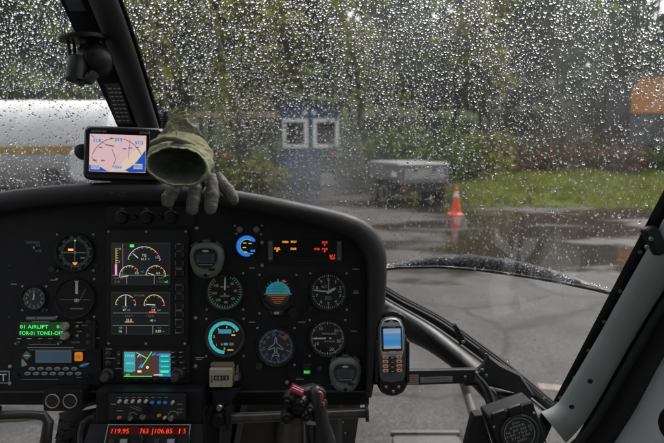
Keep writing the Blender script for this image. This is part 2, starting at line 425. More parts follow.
# ================================================================== OUTSIDE: vegetation
def leaf_mat(name, c0, c1, tr=.35):
    m = bpy.data.materials.new(name); m.use_nodes = True; nt = m.node_tree; p = nt.nodes['Principled BSDF']
    oi = nd(nt, 'ShaderNodeObjectInfo'); tc = nd(nt, 'ShaderNodeTexCoord')
    n = nd(nt, 'ShaderNodeTexNoise'); n.inputs['Scale'].default_value = .9; n.inputs['Detail'].default_value = 4
    nt.links.new(tc.outputs['Object'], n.inputs['Vector'])
    ge = nd(nt, 'ShaderNodeNewGeometry')
    ad = nd(nt, 'ShaderNodeMath', operation='MULTIPLY_ADD'); ad.inputs[1].default_value = .5
    nt.links.new(ge.outputs['Random Per Island'], ad.inputs[0]); nt.links.new(n.outputs['Fac'], ad.inputs[2])
    mr = nd(nt, 'ShaderNodeMapRange'); mr.inputs[1].default_value = .35; mr.inputs[2].default_value = 1.1
    nt.links.new(ad.outputs[0], mr.inputs[0])
    mx = nd(nt, 'ShaderNodeMix', data_type='RGBA'); mx.inputs[6].default_value = (*c0, 1); mx.inputs[7].default_value = (*c1, 1)
    nt.links.new(mr.outputs[0], mx.inputs[0])
    hs = nd(nt, 'ShaderNodeHueSaturation')
    r2 = nd(nt, 'ShaderNodeMapRange'); r2.inputs[3].default_value = .7; r2.inputs[4].default_value = 1.3
    nt.links.new(oi.outputs['Random'], r2.inputs[0]); nt.links.new(r2.outputs[0], hs.inputs['Value']); nt.links.new(mx.outputs[2], hs.inputs['Color'])
    nt.links.new(hs.outputs[0], p.inputs['Base Color']); p.inputs['Roughness'].default_value = .6; p.inputs['Specular IOR Level'].default_value = .12
    t = nd(nt, 'ShaderNodeBsdfTranslucent'); nt.links.new(hs.outputs[0], t.inputs[0])
    ms = nd(nt, 'ShaderNodeMixShader'); ms.inputs[0].default_value = tr
    o = nt.nodes['Material Output']; nt.links.new(p.outputs[0], ms.inputs[1]); nt.links.new(t.outputs[0], ms.inputs[2]); nt.links.new(ms.outputs[0], o.inputs['Surface'])
    return m
LEAF = leaf_mat('alder leaves', (.009, .024, .005), (.14, .21, .03))
LEAFY = leaf_mat('yellow green leaves', (.04, .055, .008), (.26, .26, .04))
LEAFD = leaf_mat('spruce needles', (.008, .018, .012), (.03, .05, .03), .15)
GRASS = leaf_mat('lush grass', (.045, .075, .012), (.24, .27, .05))
DRY = leaf_mat('dead bracken', (.06, .035, .022), (.2, .12, .07), .2)
BARK = mat('bark', (.055, .048, .038), .9, var=.5, scale=6, bump=.6, bscale=20)
BARKP = mat('mossy bark', (.075, .07, .035), .9, var=.5, scale=6, bump=.6, bscale=20)

def quads_mesh(name, C, U_, V_, m):
    """leaf blades: centre, half-axes"""
    n = len(C); me = bpy.data.meshes.new(name)
    P = np.empty((n, 4, 3)); P[:, 0] = C - U_; P[:, 1] = C - .15 * U_ + V_; P[:, 2] = C + U_; P[:, 3] = C - .15 * U_ - V_
    me.vertices.add(4 * n); me.vertices.foreach_set('co', P.ravel())
    me.loops.add(4 * n); me.loops.foreach_set('vertex_index', np.arange(4 * n, dtype=np.int32))
    me.polygons.add(n); me.polygons.foreach_set('loop_start', np.arange(0, 4 * n, 4, dtype=np.int32))
    me.update(calc_edges=True); me.materials.append(m)
    return me
def rand_axes(n, size, droop=0.):
    a = RNG.normal(size=(n, 3)); a[:, 2] -= droop; a /= np.linalg.norm(a, axis=1)[:, None]
    b = RNG.normal(size=(n, 3)); b -= (b * a).sum(1)[:, None] * a; b /= np.linalg.norm(b, axis=1)[:, None]
    s = size * RNG.uniform(.6, 1.4, n)[:, None]
    return a * s, b * s * .55

def broadleaf(h, crown_r, lean, lm, bm, n=2600, seed=0):
    rs = np.random.default_rng(seed); random.seed(seed)
    mb = MB(1); top = Vector((lean * h, 0, h)); pts = []
    for i in range(8):
        t = i / 7; pts.append((lean * h * t + math.sin(t * 5 + seed) * .18, math.sin(t * 4 + seed * 2) * .2, h * .96 * t))
    rb = .016 * h; mb.tube(pts, [rb * (1 - .85 * i / 7) for i in range(8)], 9)
    tips = []
    for i in range(16):
        t = random.uniform(.25, .97); k = t * 7; a = Vector(pts[int(k)]).lerp(Vector(pts[min(7, int(k) + 1)]), k - int(k))
        an = random.uniform(0, 6.283); L = crown_r * random.uniform(.5, 1.) * (1.15 - .75 * abs(t - .45))
        e = a + Vector((math.cos(an) * L, math.sin(an) * L, L * random.uniform(.2, .7)))
        mid = a.lerp(e, .5) + Vector((0, 0, L * .08)); mb.tube([a, mid, e], [rb * .35 * (1.1 - t), rb * .22 * (1.1 - t), .015], 5)
        tips += [(e, .9), (mid, .7), (a.lerp(e, .75), .8)]
    tips += [(Vector(pts[-1]), .9)]
    trunk = mb.mesh('trunk'); trunk.materials.append(bm)
    C = []; per = n // len(tips)
    for c, s in tips:
        cl = rs.normal(size=(per, 3)) * np.array([.33, .33, .24]) * crown_r * s * rs.uniform(.6, 1.2) + np.array(c)
        C.append(cl)
    C = np.concatenate(C); A, B = rand_axes(len(C), .17 + .01 * h, .3)
    return trunk, quads_mesh('crown', C, A, B, lm)
def conifer(h, r, seed=0, n=3400):
    rs = np.random.default_rng(seed); random.seed(seed)
    mb = MB(1); mb.tube([(0, 0, 0), (0, 0, h * .5), (0, 0, h)], [.016 * h, .01 * h, .02], 8)
    C = []; A = []; B = []; z = h * .1
    while z < h * .98:
        k = 1 - z / h; L = r * (k ** .8) * 1.0 + .15
        for q in range(7):
            an = random.uniform(0, 6.283); l = L * random.uniform(.65, 1.1); dr = -.3 * l
            e = Vector((math.cos(an) * l, math.sin(an) * l, z + dr)); mb.tube([(0, 0, z), e], [.03 + .02 * k, .01], 4)
            m_ = max(8, int(26 * l)); t = rs.uniform(.1, 1, m_)
            c = np.outer(t, np.array(e) - np.array((0, 0, z))) + np.array((0, 0, z)) + rs.normal(size=(m_, 3)) * .14 * (.5 + l * .3)
            C.append(c)
        z += .45 + .35 * k
    C = np.concatenate(C); A, B = rand_axes(len(C), .26, .7)
    trunk = mb.mesh('trunk'); trunk.materials.append(BARK)
    return trunk, quads_mesh('crown', C, A, B * .6, LEAFD)

kinds = {
 'alder': [broadleaf(13, 2.6, .06, LEAF, BARK, 4200, 1), broadleaf(15, 2.9, -.1, LEAF, BARKP, 4200, 2), broadleaf(12, 2.4, .16, LEAF, BARKP, 3600, 3)],
 'willow': [broadleaf(9, 2.3, -.22, LEAFY, BARKP, 3400, 4), broadleaf(10, 2.4, .2, LEAFY, BARKP, 3400, 5)],
 'spruce': [conifer(17, 3.0, 6), conifer(20, 3.4, 7)],
}
TREES = [  # px, Y, kind, variant, scale, label
 (-60, 31, 'spruce', 0, .8, 'dark spruce at the far left edge behind the white tank'),
 (8, 27, 'alder', 0, .9, 'leafy alder rising behind the white tank, left of the windshield post'),
 (62, 30, 'alder', 1, .8, 'leafy alder seen just left of the windshield post'),
 (120, 33, 'spruce', 1, .75, 'dark spruce standing behind the windshield post'),
 (178, 27, 'willow', 0, 1.05, 'leaning yellow-green tree above the green glove'),
 (208, 32, 'alder', 2, 1.1, 'slanting mossy alder to the right of the glove, upper part of the picture'),
 (240, 26, 'willow', 1, 1.0, 'leaning yellow-green tree just left of the blue cabin'),
 (262, 36, 'spruce', 0, .95, 'dark spruce behind the left corner of the blue cabin'),
 (312, 30, 'alder', 1, 1., 'tall alder directly behind the blue cabin'),
 (352, 25, 'alder', 2, .95, 'slender slanting alder beside the right side of the blue cabin'),
 (384, 34, 'spruce', 1, .8, 'dark spruce between the blue cabin and the grey trailer'),
 (420, 28, 'alder', 0, .95, 'leafy alder behind the grey trailer'),
 (455, 35, 'spruce', 0, 1.0, 'dark spruce above the orange cone'),
 (490, 29, 'willow', 0, 1.1, 'yellow-green tree to the right of the orange cone'),
 (528, 37, 'spruce', 1, .9, 'dark spruce behind the left end of the brown bracken'),
 (560, 33, 'alder', 1, .95, 'tall alder behind the middle of the brown bracken'),
 (605, 38, 'spruce', 0, 1.1, 'dark spruce left of the orange-sided shed'),
 (640, 34, 'alder', 0, 1.0, 'leafy alder behind the orange-sided shed'),
 (700, 36, 'spruce', 1, .9, 'dark spruce behind the right door pillar'),
 (745, 29, 'alder', 2, 1.0, 'leafy alder past the right door pillar'),
 (-120, 29, 'alder', 2, 1.0, 'leafy alder beyond the left edge of the picture'),
]
def place_tree(x, Y, kind, var, sc, label, group='trees on the hillside'):
    p = at(x, 138, Y); z = hill_h(p.x, Y) if Y > 21.5 else 0
    t = thing(kind + '_tree', label, 'tree', Matrix.Translation((p.x, Y, z - .15)) @ Matrix.Rotation(random.uniform(-.5, .5), 4, 'Z') @ Matrix.Scale(sc * .85, 4), group)
    tr, cr = kinds[kind][var]
    part('trunk', tr, t); part('crown', cr, t)
def sapling(x0, y0, x1, Y, label, seed):
    b0, b1 = at(x0, y0, Y), at(x1, -30, Y); rs = np.random.default_rng(seed); H = b1.z
    t = thing('slender_tree', label, 'tree', Matrix.Translation((b0.x, Y, -.05)), 'slender leaning trees')
    mb = MB(1); dx = b1.x - b0.x; pts = [(dx * q + .06 * math.sin(q * 7 + seed), .1 * math.sin(q * 5 + seed), (H + .05) * q) for q in np.linspace(0, 1.15, 9)]
    mb.tube(pts, [.12 * (1 - .07 * i) for i in range(9)], 8); mb.build('trunk', BARKP, t)
    C = []
    for q in range(26):
        a = Vector(pts[rs.integers(3, 9)]); e = a + Vector(rs.normal(size=3)) * np.array([.55, .55, .35]).mean(); 
        C.append(np.array(e) + rs.normal(size=(36, 3)) * .26)
    C = np.concatenate(C); A, B = rand_axes(len(C), .1, .3); o = bpy.data.objects.new('crown', quads_mesh('crown', C, A, B, LEAFY)); COL.objects.link(o); o.parent = t
for k_, a_ in enumerate(((182, 170, 140, 20, 'slender leaning tree just right of the glove tip'), (262, 165, 196, 19.5, 'slender leaning tree passing left of the blue cabin roof'), (276, 170, 246, 22, 'slender leaning tree rising behind the left edge of the blue cabin'),
    (368, 178, 318, 18.5, 'slender leaning tree between the blue cabin and the trailer'), (418, 165, 352, 22, 'slender leaning tree rising behind the trailer'), (500, 170, 470, 21, 'slender leaning tree right of the orange cone'))): sapling(*a_, k_ + 3)
for k_, a_ in enumerate(TREES): random.seed(k_ + 50); place_tree(*a_)
# the wood higher up the slope reads as one mass
def forest():
    mbx = []; rs = np.random.default_rng(3); C = []
    for k in range(170):
        x = rs.uniform(-75, 75); y = rs.uniform(44, 100); h = rs.uniform(6, 12); z0 = hill_h(x, y); r = rs.uniform(1.6, 3.)
        n = 420; t = rs.uniform(0.08, 1, n); rr = r * (1 - t) ** .7 * np.sqrt(rs.uniform(.15, 1, n)); an = rs.uniform(0, 6.283, n)
        C.append(np.stack([x + rr * np.cos(an), y + rr * np.sin(an), z0 + t * h], 1))
    C = np.concatenate(C); A, B = rand_axes(len(C), .5, .5)
    o = bpy.data.objects.new('far_woodland', quads_mesh('far_woodland', C, A, B, LEAFD)); COL.objects.link(o)
    tag(o, 'dense dark woodland on the upper hillside', 'woodland', kind='stuff')
forest()

def bush(name, px, py, Y, w, h, lm, n, label, cat='shrub', group='shrubs at the edge of the yard', size=.11, stemm=None, up=0.):
    p = at(px, py, Y); rs = np.random.default_rng(int(px * 3 + Y)); z = hill_h(p.x, Y) if Y > 21.5 else 0.
    t = thing(name, label, cat, Matrix.Translation((p.x, Y, z)), group)
    mb = MB(1); cl = []
    for i in range(14):
        a = rs.uniform(0, 6.283); l = rs.uniform(.2, 1.) * w / 2; zz = h * rs.uniform(.45, .95) * (1 - .35 * (l / (w / 2)))
        e = (math.cos(a) * l, math.sin(a) * l * .7, zz); mb.tube([(e[0] * .25, e[1] * .25, 0), (e[0] * .6, e[1] * .6, zz * .55), e], [.03, .02, .008], 5)
        for tt in (.45, .7, 1.): cl.append((e[0] * (.3 + .7 * tt), e[1] * (.3 + .7 * tt), zz * tt))
    mb.build('stem', stemm or BARK, t)
    cl = np.array(cl); k = n // len(cl)
    C = np.repeat(cl, k, 0) + rs.normal(size=(len(cl) * k, 3)) * np.array([w * .11, w * .09, h * .1]); C[:, 2] = np.abs(C[:, 2])
    A, B = rand_axes(len(C), size, -up)
    o = bpy.data.objects.new('foliage', quads_mesh('foliage', C, A, B * (.6 if up else 1), lm)); COL.objects.link(o); o.parent = t
for a_ in [
 ('leafy_shrub', 178, 150, 21.5, 4, 2.2, LEAFY, 1500, 'pale green shrub hidden behind the green glove'),
 ('leafy_shrub', 215, 150, 20, 3.2, 1.6, LEAF, 1500, 'green shrub beside the red fuel can'),
 ('leafy_shrub', 258, 160, 19, 2.2, 1.3, LEAFY, 1300, 'bright green shrub at the left side of the blue cabin'),
 ('leafy_shrub', 356, 160, 20.5, 2.2, 2.4, LEAF, 1500, 'tall green shrub at the right side of the blue cabin'),
 ('leafy_shrub', 395, 150, 19.5, 3.6, 2.6, LEAF, 1800, 'dark green shrub behind the left end of the grey trailer'),
 ('leafy_shrub', 440, 150, 20, 3.6, 2.8, LEAF, 1800, 'green shrub behind the right end of the grey trailer'),
 ('leafy_shrub', 478, 150, 21, 3.2, 2.6, LEAFY, 1700, 'yellow-green shrub to the right of the orange cone'),
 ('leafy_shrub', 655, 150, 24, 3.4, 1.8, LEAF, 1500, 'green shrub under the orange-sided shed'),
 ]: bush(*a_)
for k, px in enumerate((515, 538, 560, 583, 606, 630)):
    bush('dead_bracken', px, 140, 22.2 + .5 * (k % 2), 1.9, 2.15 - .15 * (k % 3), DRY, 900,
         ['brown dead bracken clump nearest the yellow-green shrub', 'second brown bracken clump from the yellow-green shrub', 'third brown bracken clump from the yellow-green shrub',
          'third brown bracken clump counted from the orange-sided shed', 'second brown bracken clump from the orange-sided shed', 'brown bracken clump nearest the orange-sided shed'][k],
         'bracken', 'dead bracken above the grass', .13, mat('dead stem', (.2, .13, .08), .9), 1.2)

def grass():
    rs = np.random.default_rng(8); n = 90000
    x = rs.uniform(2.6, 26, n); y = 14.3 + rs.uniform(0, 1, n) ** 1.4 * 11
    edge = 14.6 + .8 * np.sin(x * .55 + 1) + .4 * np.sin(x * 1.7) - .05 * (x - 8) + np.clip(4.2 - x, 0, 3) * 1.6
    k = y > edge + rs.normal(size=n) * .35; x, y = x[k], y[k]; n = len(x)
    dens = np.sin(x * 1.1) * np.cos(y * .9 + x * .3) * .5 + .6
    z = np.array([max(0, hill_h(a, b)) for a, b in zip(x, y)])
    h = rs.uniform(.08, .3, n) * (.5 + dens) * np.clip((y - 14.2) * .45, .25, 2.0)
    an = rs.uniform(0, 6.283, n); C = np.stack([x, y, z + h * .45], 1)
    lean = rs.normal(size=(n, 2)) * .35
    A = np.stack([lean[:, 0] * h, lean[:, 1] * h, h * .5], 1); w = .012 + .02 * rs.uniform(0, 1, n)
    B = np.stack([np.cos(an) * w, np.sin(an) * w, np.zeros(n)], 1)
    o = bpy.data.objects.new('grass', quads_mesh('grass', C, A, B, GRASS)); COL.objects.link(o)
    tag(o, 'lush green grass verge beyond the orange cone', 'grass', kind='stuff')
    m = 260; tx = rs.uniform(3.2, 25, m); ty = 15.2 + rs.uniform(0, 1, m) * 9; kk = 42
    cx_ = np.repeat(tx, kk) + rs.normal(size=m * kk) * .13; cy_ = np.repeat(ty, kk) + rs.normal(size=m * kk) * .13; hh_ = np.repeat(rs.uniform(.2, .62, m), kk) * rs.uniform(.5, 1.1, m * kk)
    zz_ = np.array([max(0, hill_h(a, b)) for a, b in zip(cx_, cy_)]); ln = rs.normal(size=(m * kk, 2)) * .3; an = rs.uniform(0, 6.283, m * kk)
    A = np.stack([ln[:, 0] * hh_, ln[:, 1] * hh_, hh_ * .5], 1); B = np.stack([np.cos(an) * .016, np.sin(an) * .016, an * 0], 1)
    o = bpy.data.objects.new('tall_grass', quads_mesh('tall_grass', np.stack([cx_, cy_, zz_ + hh_ * .45], 1), A, B, leaf_mat('tall dry grass', (.05, .06, .012), (.3, .26, .08)))); COL.objects.link(o)
    tag(o, 'taller yellowish tufts scattered through the green verge', 'grass', kind='stuff')
    # the turf the blades grow from
    mb = MB(1); vs = []; nx_, ny_ = 50, 16
    for j in range(ny_):
        for i in range(nx_):
            X = 2.6 + 30 * i / (nx_ - 1); e = 14.6 + .8 * math.sin(X * .55 + 1) + .4 * math.sin(X * 1.7) - .05 * (X - 8) + max(0, min(3, 4.2 - X)) * 1.6
            e += .7; Y = e + (26.5 - e) * j / (ny_ - 1); vs.append((X, Y, max(0, hill_h(X, Y)) + (.004 if j == 0 else .03)))
    mb.add(vs, [(j * nx_ + i, j * nx_ + i + 1, (j + 1) * nx_ + i + 1, (j + 1) * nx_ + i) for j in range(ny_ - 1) for i in range(nx_ - 1)])
    tag(mb.build('verge', mat('turf', (.06, .08, .018), .9, var=.6, scale=1.2, bump=.5, bscale=9, spec=.1)), 'grass-covered verge at the edge of the tarmac', 'verge', kind='structure')
grass()

# ================================================================== OUTSIDE: things
# blue cabin (a painted container hut) with two white-framed windows in its end
BLUE = mat('blue paint', (.028, .075, .16), .4, var=.25, scale=3, bump=.1, bscale=30, rvar=.1)
BLUED = mat('dark blue roof', (.015, .022, .038), .4, var=.3, scale=3)
WFRAME = mat('white window frame', (.84, .84, .82), .4, var=.1, scale=8)
PANE = glass_mat('dark window pane', tint=(.25, .3, .28))
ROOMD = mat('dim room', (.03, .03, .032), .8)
pl, pr = at(281, 150, 21), at(340.5, 150, 21); cw = pr.x - pl.x; ctop = at(300, 104, 21).z; cx = (pl.x + pr.x) / 2
cab = thing('site_cabin', 'blue site cabin with two white-framed windows in its end wall', 'cabin', Matrix.Translation((cx, 21, 0)))
zw0, zw1 = at(300, 148, 21).z, at(300, 118.5, 21).z
wins = [(at(282.5, 130, 21).x - cx, at(308, 130, 21).x - cx), (at(313, 130, 21).x - cx, at(339, 130, 21).x - cx)]
mb = MB(1); hw = cw / 2; t_ = .06
# end wall made of pieces around the openings
mb.box((0, t_ / 2, zw0 / 2 + .06), (cw, t_, zw0 - .12)); mb.box((0, t_ / 2, (zw1 + ctop) / 2), (cw, t_, ctop - zw1))
xs = [-hw, wins[0][0], wins[0][1], wins[1][0], wins[1][1], hw]
for q in (0, 2, 4): mb.box(((xs[q] + xs[q + 1]) / 2, t_ / 2, (zw0 + zw1) / 2), (max(.01, xs[q + 1] - xs[q]), t_, zw1 - zw0))
mb.box((-hw + .03, 2.9, ctop / 2 + .06), (.06, 5.68, ctop - .12)); mb.box((hw - .03, 2.9, ctop / 2 + .06), (.06, 5.68, ctop - .12)); mb.box((0, 5.77, ctop / 2 + .06), (cw - .01, .06, ctop - .12))
mb.build('wall', BLUE, cab)
for q in range(12):
    mb = MB(1); mb.box((-hw + cw * (q + .5) / 12, -.012, zw0 * .5), (.05, .022, zw0 - .3)); mb.build('cladding_rib', BLUE, cab)
mb = MB(1); mb.box((0, 2.9, ctop + .06), (cw + .2, 6.1, .12)); mb.box((0, -.17, ctop + .0), (cw + .2, .04, .2)); mb.build('roof', BLUED, cab)
mb = MB(1); mb.box((0, 2.9, .06), (cw * .9, 5.4, .12)); mb.build('base_beam', MID, cab)
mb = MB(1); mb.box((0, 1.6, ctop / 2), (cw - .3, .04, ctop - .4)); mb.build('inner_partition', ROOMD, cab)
for (x0, x1) in wins:
    w_ = MB(1); fw = .15
    for (c, d) in [(((x0 + x1) / 2, -.03, zw0 + fw / 2), (x1 - x0, .08, fw)), (((x0 + x1) / 2, -.03, zw1 - fw / 2), (x1 - x0, .08, fw)),
                   ((x0 + fw / 2, -.03, (zw0 + zw1) / 2), (fw, .078, zw1 - zw0 - 2 * fw)), ((x1 - fw / 2, -.03, (zw0 + zw1) / 2), (fw, .078, zw1 - zw0 - 2 * fw))]:
        w_.box(c, d)
    wo_ = w_.build('window', WFRAME, cab)
    mb = MB(1); mb.box(((x0 + x1) / 2, .01, (zw0 + zw1) / 2), (x1 - x0 - 2 * fw, .012, zw1 - zw0 - 2 * fw)); mb.build('pane', PANE, wo_)
    mb = MB(1); mb.box((x1 - fw - .22, .09, (zw0 + zw1) / 2), (.3, .03, zw1 - zw0 - 2 * fw)); mb.build('blind', mat('blind', (.3, .3, .28), .8), wo_)
for px in (305, 314):
    p = at(px, 113, 21); mb = MB(1); mb.lathe([(.0, .1), (.08, .09), (.11, .03), (.11, 0)], n=16, m=Matrix.Translation((p.x - cx, -.0, p.z)) @ Matrix.Rotation(R(90), 4, 'X'))
    mb.build('wall_lamp', mat('lamp dome', (.7, .72, .72), .3), cab)
def wall_box(px0, py0, px1, py1, name, m, d=.04):
    a, b = at(px0, py1, 21), at(px1, py0, 21); mb = MB(1); mb.box(((a.x + b.x) / 2 - cx, -.03 - d / 2, (a.z + b.z) / 2), (b.x - a.x, d, b.z - a.z)); return mb.build(name, m, cab)
wall_box(322, 151.5, 327, 157, 'green_sign', mat('green sign', (.06, .4, .26), .4))
wall_box(327.3, 152, 336, 156.5, 'red_sign', mat('red sign', (.55, .16, .12), .4))
wall_box(336.3, 151.5, 341, 157, 'white_sign', WFRAME)
wall_box(321, 173, 342, 178.6, 'notice_board', mat('pale board', (.42, .42, .38), .5, var=.2, scale=5))
wall_box(321, 179.4, 342, 185, 'notice_board', mat('pale board', (.42, .42, .38), .5))
wall_box(285, 160, 300, 196, 'door', mat('cabin door', (.05, .095, .17), .4), .03)

# grey cargo trailer
GREY = mat('grey trailer paint', (.2, .2, .195), .35, var=.25, scale=2.5, rvar=.1)
GREYD = mat('trailer underside', (.02, .02, .02), .7); RUB = mat('tyre rubber', (.018, .018, .018), .75, bump=.3, bscale=60)
HUB = mat('pale wheel rim', (.6, .55, .42), .4, var=.2, scale=12)
c0 = ground(412, 206); tl = thing('cargo_trailer', 'grey flat-topped cargo trailer parked behind the orange cone', 'trailer',
    Matrix.Translation((c0.x, c0.y + 1.1, 0)) @ Matrix.Rotation(R(20), 4, 'Z'))
L_, Wd, zt, zb = 1.6, 2.0, 1.13, .66       # x width of the end face, y length
mb = MB(1); mb.box((0, 0, (zt + zb) / 2), (L_, Wd, zt - zb)); bd = mb.build('body', GREY, tl)
mb = MB(1)
for (c, d) in [((0, -Wd / 2 - .012, zt - .05), (L_ + .02, .024, .1)), ((0, -Wd / 2 - .012, zb + .04), (L_ + .02, .024, .08)), ((-L_ / 2 - .012, 0, zt - .05), (.024, Wd, .1)), ((L_ / 2 - .04, -Wd / 2 - .013, (zt + zb) / 2), (.08, .02, zt - zb - .2)), ((-L_ / 2 + .04, -Wd / 2 - .013, (zt + zb) / 2), (.08, .02, zt - zb - .2))]: mb.box(c, d)
mb.build('edge_rail', mat('rail grey', (.2, .2, .2), .4), bd)
mb = MB(1); mb.box((0, -Wd / 2 - .03, zb + .25), (L_ * .8, .03, .3)); tg = mb.build('tailgate', mat('tailgate grey', (.33, .33, .32), .35, var=.3, scale=4), tl)
for q in (-.3, .3): mb = MB(1); mb.box((q, -Wd / 2 - .055, zb + .36), (.1, .03, .06)); mb.build('latch', GREYD, tg)
for q in range(4): mb = MB(1); mb.box((-L_ / 2 - .02, -Wd / 2 + .3 + q * .47, (zt + zb) / 2), (.04, .06, zt - zb)); mb.build('side_post', mat('rail grey', (.2, .2, .2), .4), tl)
mb = MB(1); mb.plate(rrect(0, 0, L_ + .12, Wd + .12, .12), zt + .003, zt + .09, .05); mb.build('lid', mat('lid grey', (.17, .17, .168), .45, var=.2, scale=3), tl)
mb = MB(1); mb.box((0, 0, zb - .08), (L_ * .9, Wd * 1.05, .14)); mb.box((0, Wd / 2 + .5, zb - .1), (.1, 1.2, .1)); mb.box((0, .1, .42), (L_ * .95, .09, .09)); mb.build('chassis', GREYD, tl)
mb = MB(1); mb.box((0, -Wd / 2 - .06, .47), (L_ * .98, .08, .14)); mb.build('bumper', GREYD, tl)
for sx in (-1, 1):
    for y in (-.36, .4):
        M = Matrix.Translation((sx * (L_ / 2 + .06), y, .33)) @ Matrix.Rotation(R(90 * sx), 4, 'Y')
        mb = MB(1); mb.lathe([(.18, -.09), (.3, -.09), (.33, -.05), (.33, .05), (.3, .09), (.18, .09)], n=28, m=M); w_ = mb.build('wheel', RUB, tl)
        mb = MB(1); mb.lathe([(.0, .06), (.06, .06), (.08, .04), (.18, .03), (.2, .095), (.215, .095), (.215, .0)], n=24, m=M); mb.build('rim', HUB, w_)
    mb = MB(1); mb.box((sx * (L_ / 2 + .07), .02, zb + .05), (.2, 1.5, .05)); mb.box((sx * (L_ / 2 + .07), -.74, zb - .06), (.2, .03, .2)); mb.build('mudguard', GREYD, tl)
    mb = MB(1); mb.box((sx * (L_ / 2 - .12), -Wd / 2 - .115, .47), (.16, .03, .09)); mb.build('tail_light', mat('tail light', (.35, .03, .02), .25), tl)
mb = MB(1); mb.box((-L_ / 2 - .035, -Wd / 2 + .22, .9), (.014, .34, .15)); mb.build('plate', mat('white plate', (.75, .75, .73), .35), tl)

# traffic cones
CONE = mat('cone orange', (.85, .09, .02), .4, var=.12, scale=8); CONEW = mat('cone reflective band', (.75, .72, .68), .3)
def cone(px, py, h, label):
    g = ground(px, py); t = thing('traffic_cone', label, 'cone', Matrix.Translation((g.x, g.y, .005)), 'traffic cones')
    k = h / .75; mb = MB(k); mb.plate(rrect(0, 0, .36, .36, .04), 0, .035, .01); mb.build('base', mat('cone base', (.75, .08, .02), .5), t)
    f = lambda z: .135 - .105 * (z / .75)
    mb = MB(k); mb.lathe([(f(.03) + .02, .036), (f(.04), .05), (f(.46), .46), (f(.47) - .003, .462), (f(.60) - .003, .598), (f(.6), .60), (f(.73), .73), (.024, .75), (.0, .75)], n=28); mb.build('cone_body', CONE, t)
    mb = MB(k); mb.lathe([(f(.463) + .0025, .464), (f(.597) + .0025, .597)], n=28, cap=False); mb.build('band', CONEW, t)
cone(455.5, 215, .74, 'orange traffic cone with a white band at the right end of the trailer')
cone(22.5, 187, .75, 'red traffic cone under the white tank at the left edge')

# white fuel tank on wheels
TANK = mat('white tank paint', (.6, .6, .595), .3, var=.08, scale=2, rvar=.08)
TY = mat('tank stripe yellow', (.5, .29, .05), .35, var=.4, scale=2.5)
Yt = 9.4; zt1 = at(40, 97, Yt - .75).z; zt0 = at(40, 192, Yt - .9).z; tr_ = (zt1 - zt0) / 2; zc = (zt1 + zt0) / 2
xe = at(128, 130, Yt).x; tk = thing('fuel_tank', 'large white cylindrical fuel tank with a yellow stripe outside the left window', 'tank', Matrix.Translation((xe, Yt, 0)))
Mx = Matrix.Translation((0, 0, zc)) @ Matrix.Rotation(R(90), 4, 'Y')
mb = MB(1); Lk = 6.2
mb.lathe([(0, .16), (tr_ * .5, .13), (tr_ * .85, .04), (tr_, -.08), (tr_, -Lk + .08), (tr_ * .85, -Lk - .04), (0, -Lk - .16)], n=56, m=Mx); bdy = mb.build('tank_shell', TANK, tk)
for q in range(5):
    mb = MB(1); mb.lathe([(tr_ - .01, -.12 - q * 1.45), (tr_ + .012, -.12 - q * 1.45), (tr_ + .012, -.2 - q * 1.45), (tr_ - .01, -.2 - q * 1.45)], n=56, m=Mx, close=True); mb.build('weld_band', TANK, bdy)
# stripe: a thin curved strip along the flank facing the yard
mb = MB(1); vs = []; n_ = 6
for x in (-Lk + .1, -.1):
    for i in range(n_ + 1):
        an = R(186.5 + (5.5 if x > -1 else 1.2) * (1 - 2 * i / n_)); vs.append((x, math.cos(an) * (tr_ + .016), zc + math.sin(an) * (tr_ + .016) + .0))
mb.add(vs, [(i, i + 1, n_ + 2 + i, n_ + 1 + i) for i in range(n_)]); mb.build('stripe', TY, tk)
mb = MB(1)
for x in (-1.1, -4.9): mb.box((x, 0, zc - tr_ * .85), (.25, 1.4, .5))
mb.box((-3, .45, zc - tr_ - .12), (6, .12, .18)); mb.box((-3, -.45, zc - tr_ - .12), (6, .12, .18)); mb.build('frame', MID, tk)
for x in (-1.1, -4.9):
    for sy in (-1, 1):
        M = Matrix.Translation((x, sy * .72, .42)) @ Matrix.Rotation(R(90), 4, 'X')
        mb = MB(1); mb.lathe([(.2, -.12), (.38, -.12), (.42, -.07), (.42, .07), (.38, .12), (.2, .12)], n=28, m=M); w_ = mb.build('wheel', RUB, tk)
        mb = MB(1); mb.lathe([(0, -.1), (.2, -.08), (.24, -.125), (.24, .125), (.2, .08), (0, .1)], n=20, m=M); mb.build('rim', TANK, w_)
a, b = at(76, 182, Yt - 1.0), at(108, 149, Yt - 1.0)
mb = MB(1); mb.plate(rrect((a.x + b.x) / 2, (a.z + b.z) / 2, b.x - a.x, b.z - a.z, .12), 0, .5, .05, m=Matrix.Translation((-xe, -.72, 0)) @ Matrix.Rotation(R(90), 4, 'X')); mb.build('pump_box', mat('pump box white', (.66, .66, .65), .35, var=.1, scale=5), tk)

# blue drum, red can, timber rail
g0, g1 = at(163, 160, 19), at(193, 160, 19); zh = at(189, 127, 19).z; wt = g1.x - g0.x
t = thing('portable_toilet', 'blue portable toilet mostly hidden behind the green glove', 'toilet cabin', Matrix.Translation(((g0.x + g1.x) / 2, 19, 0)))
BDR = mat('blue plastic', (.03, .16, .38), .35, var=.15, scale=6)
mb = MB(1); mb.box((0, .5, zh / 2), (wt, 1.0, zh - .1)); mb.build('cabin_body', BDR, t)
mb = MB(1); mb.plate(rrect(0, .5, wt + .06, 1.06, .1), zh - .05, zh + .12, .06); mb.build('roof', mat('toilet roof', (.3, .34, .38), .4), t)
mb = MB(1); mb.box((0, -.02, zh * .48), (wt * .7, .035, zh * .84)); d_ = mb.build('door', BDR, t)
mb = MB(1); mb.box((wt * .27, -.05, zh * .45), (.04, .03, .16)); mb.build('handle', WFRAME, d_)
g = at(222, 160, 26.5); zg = hill_h(g.x, 26.5)
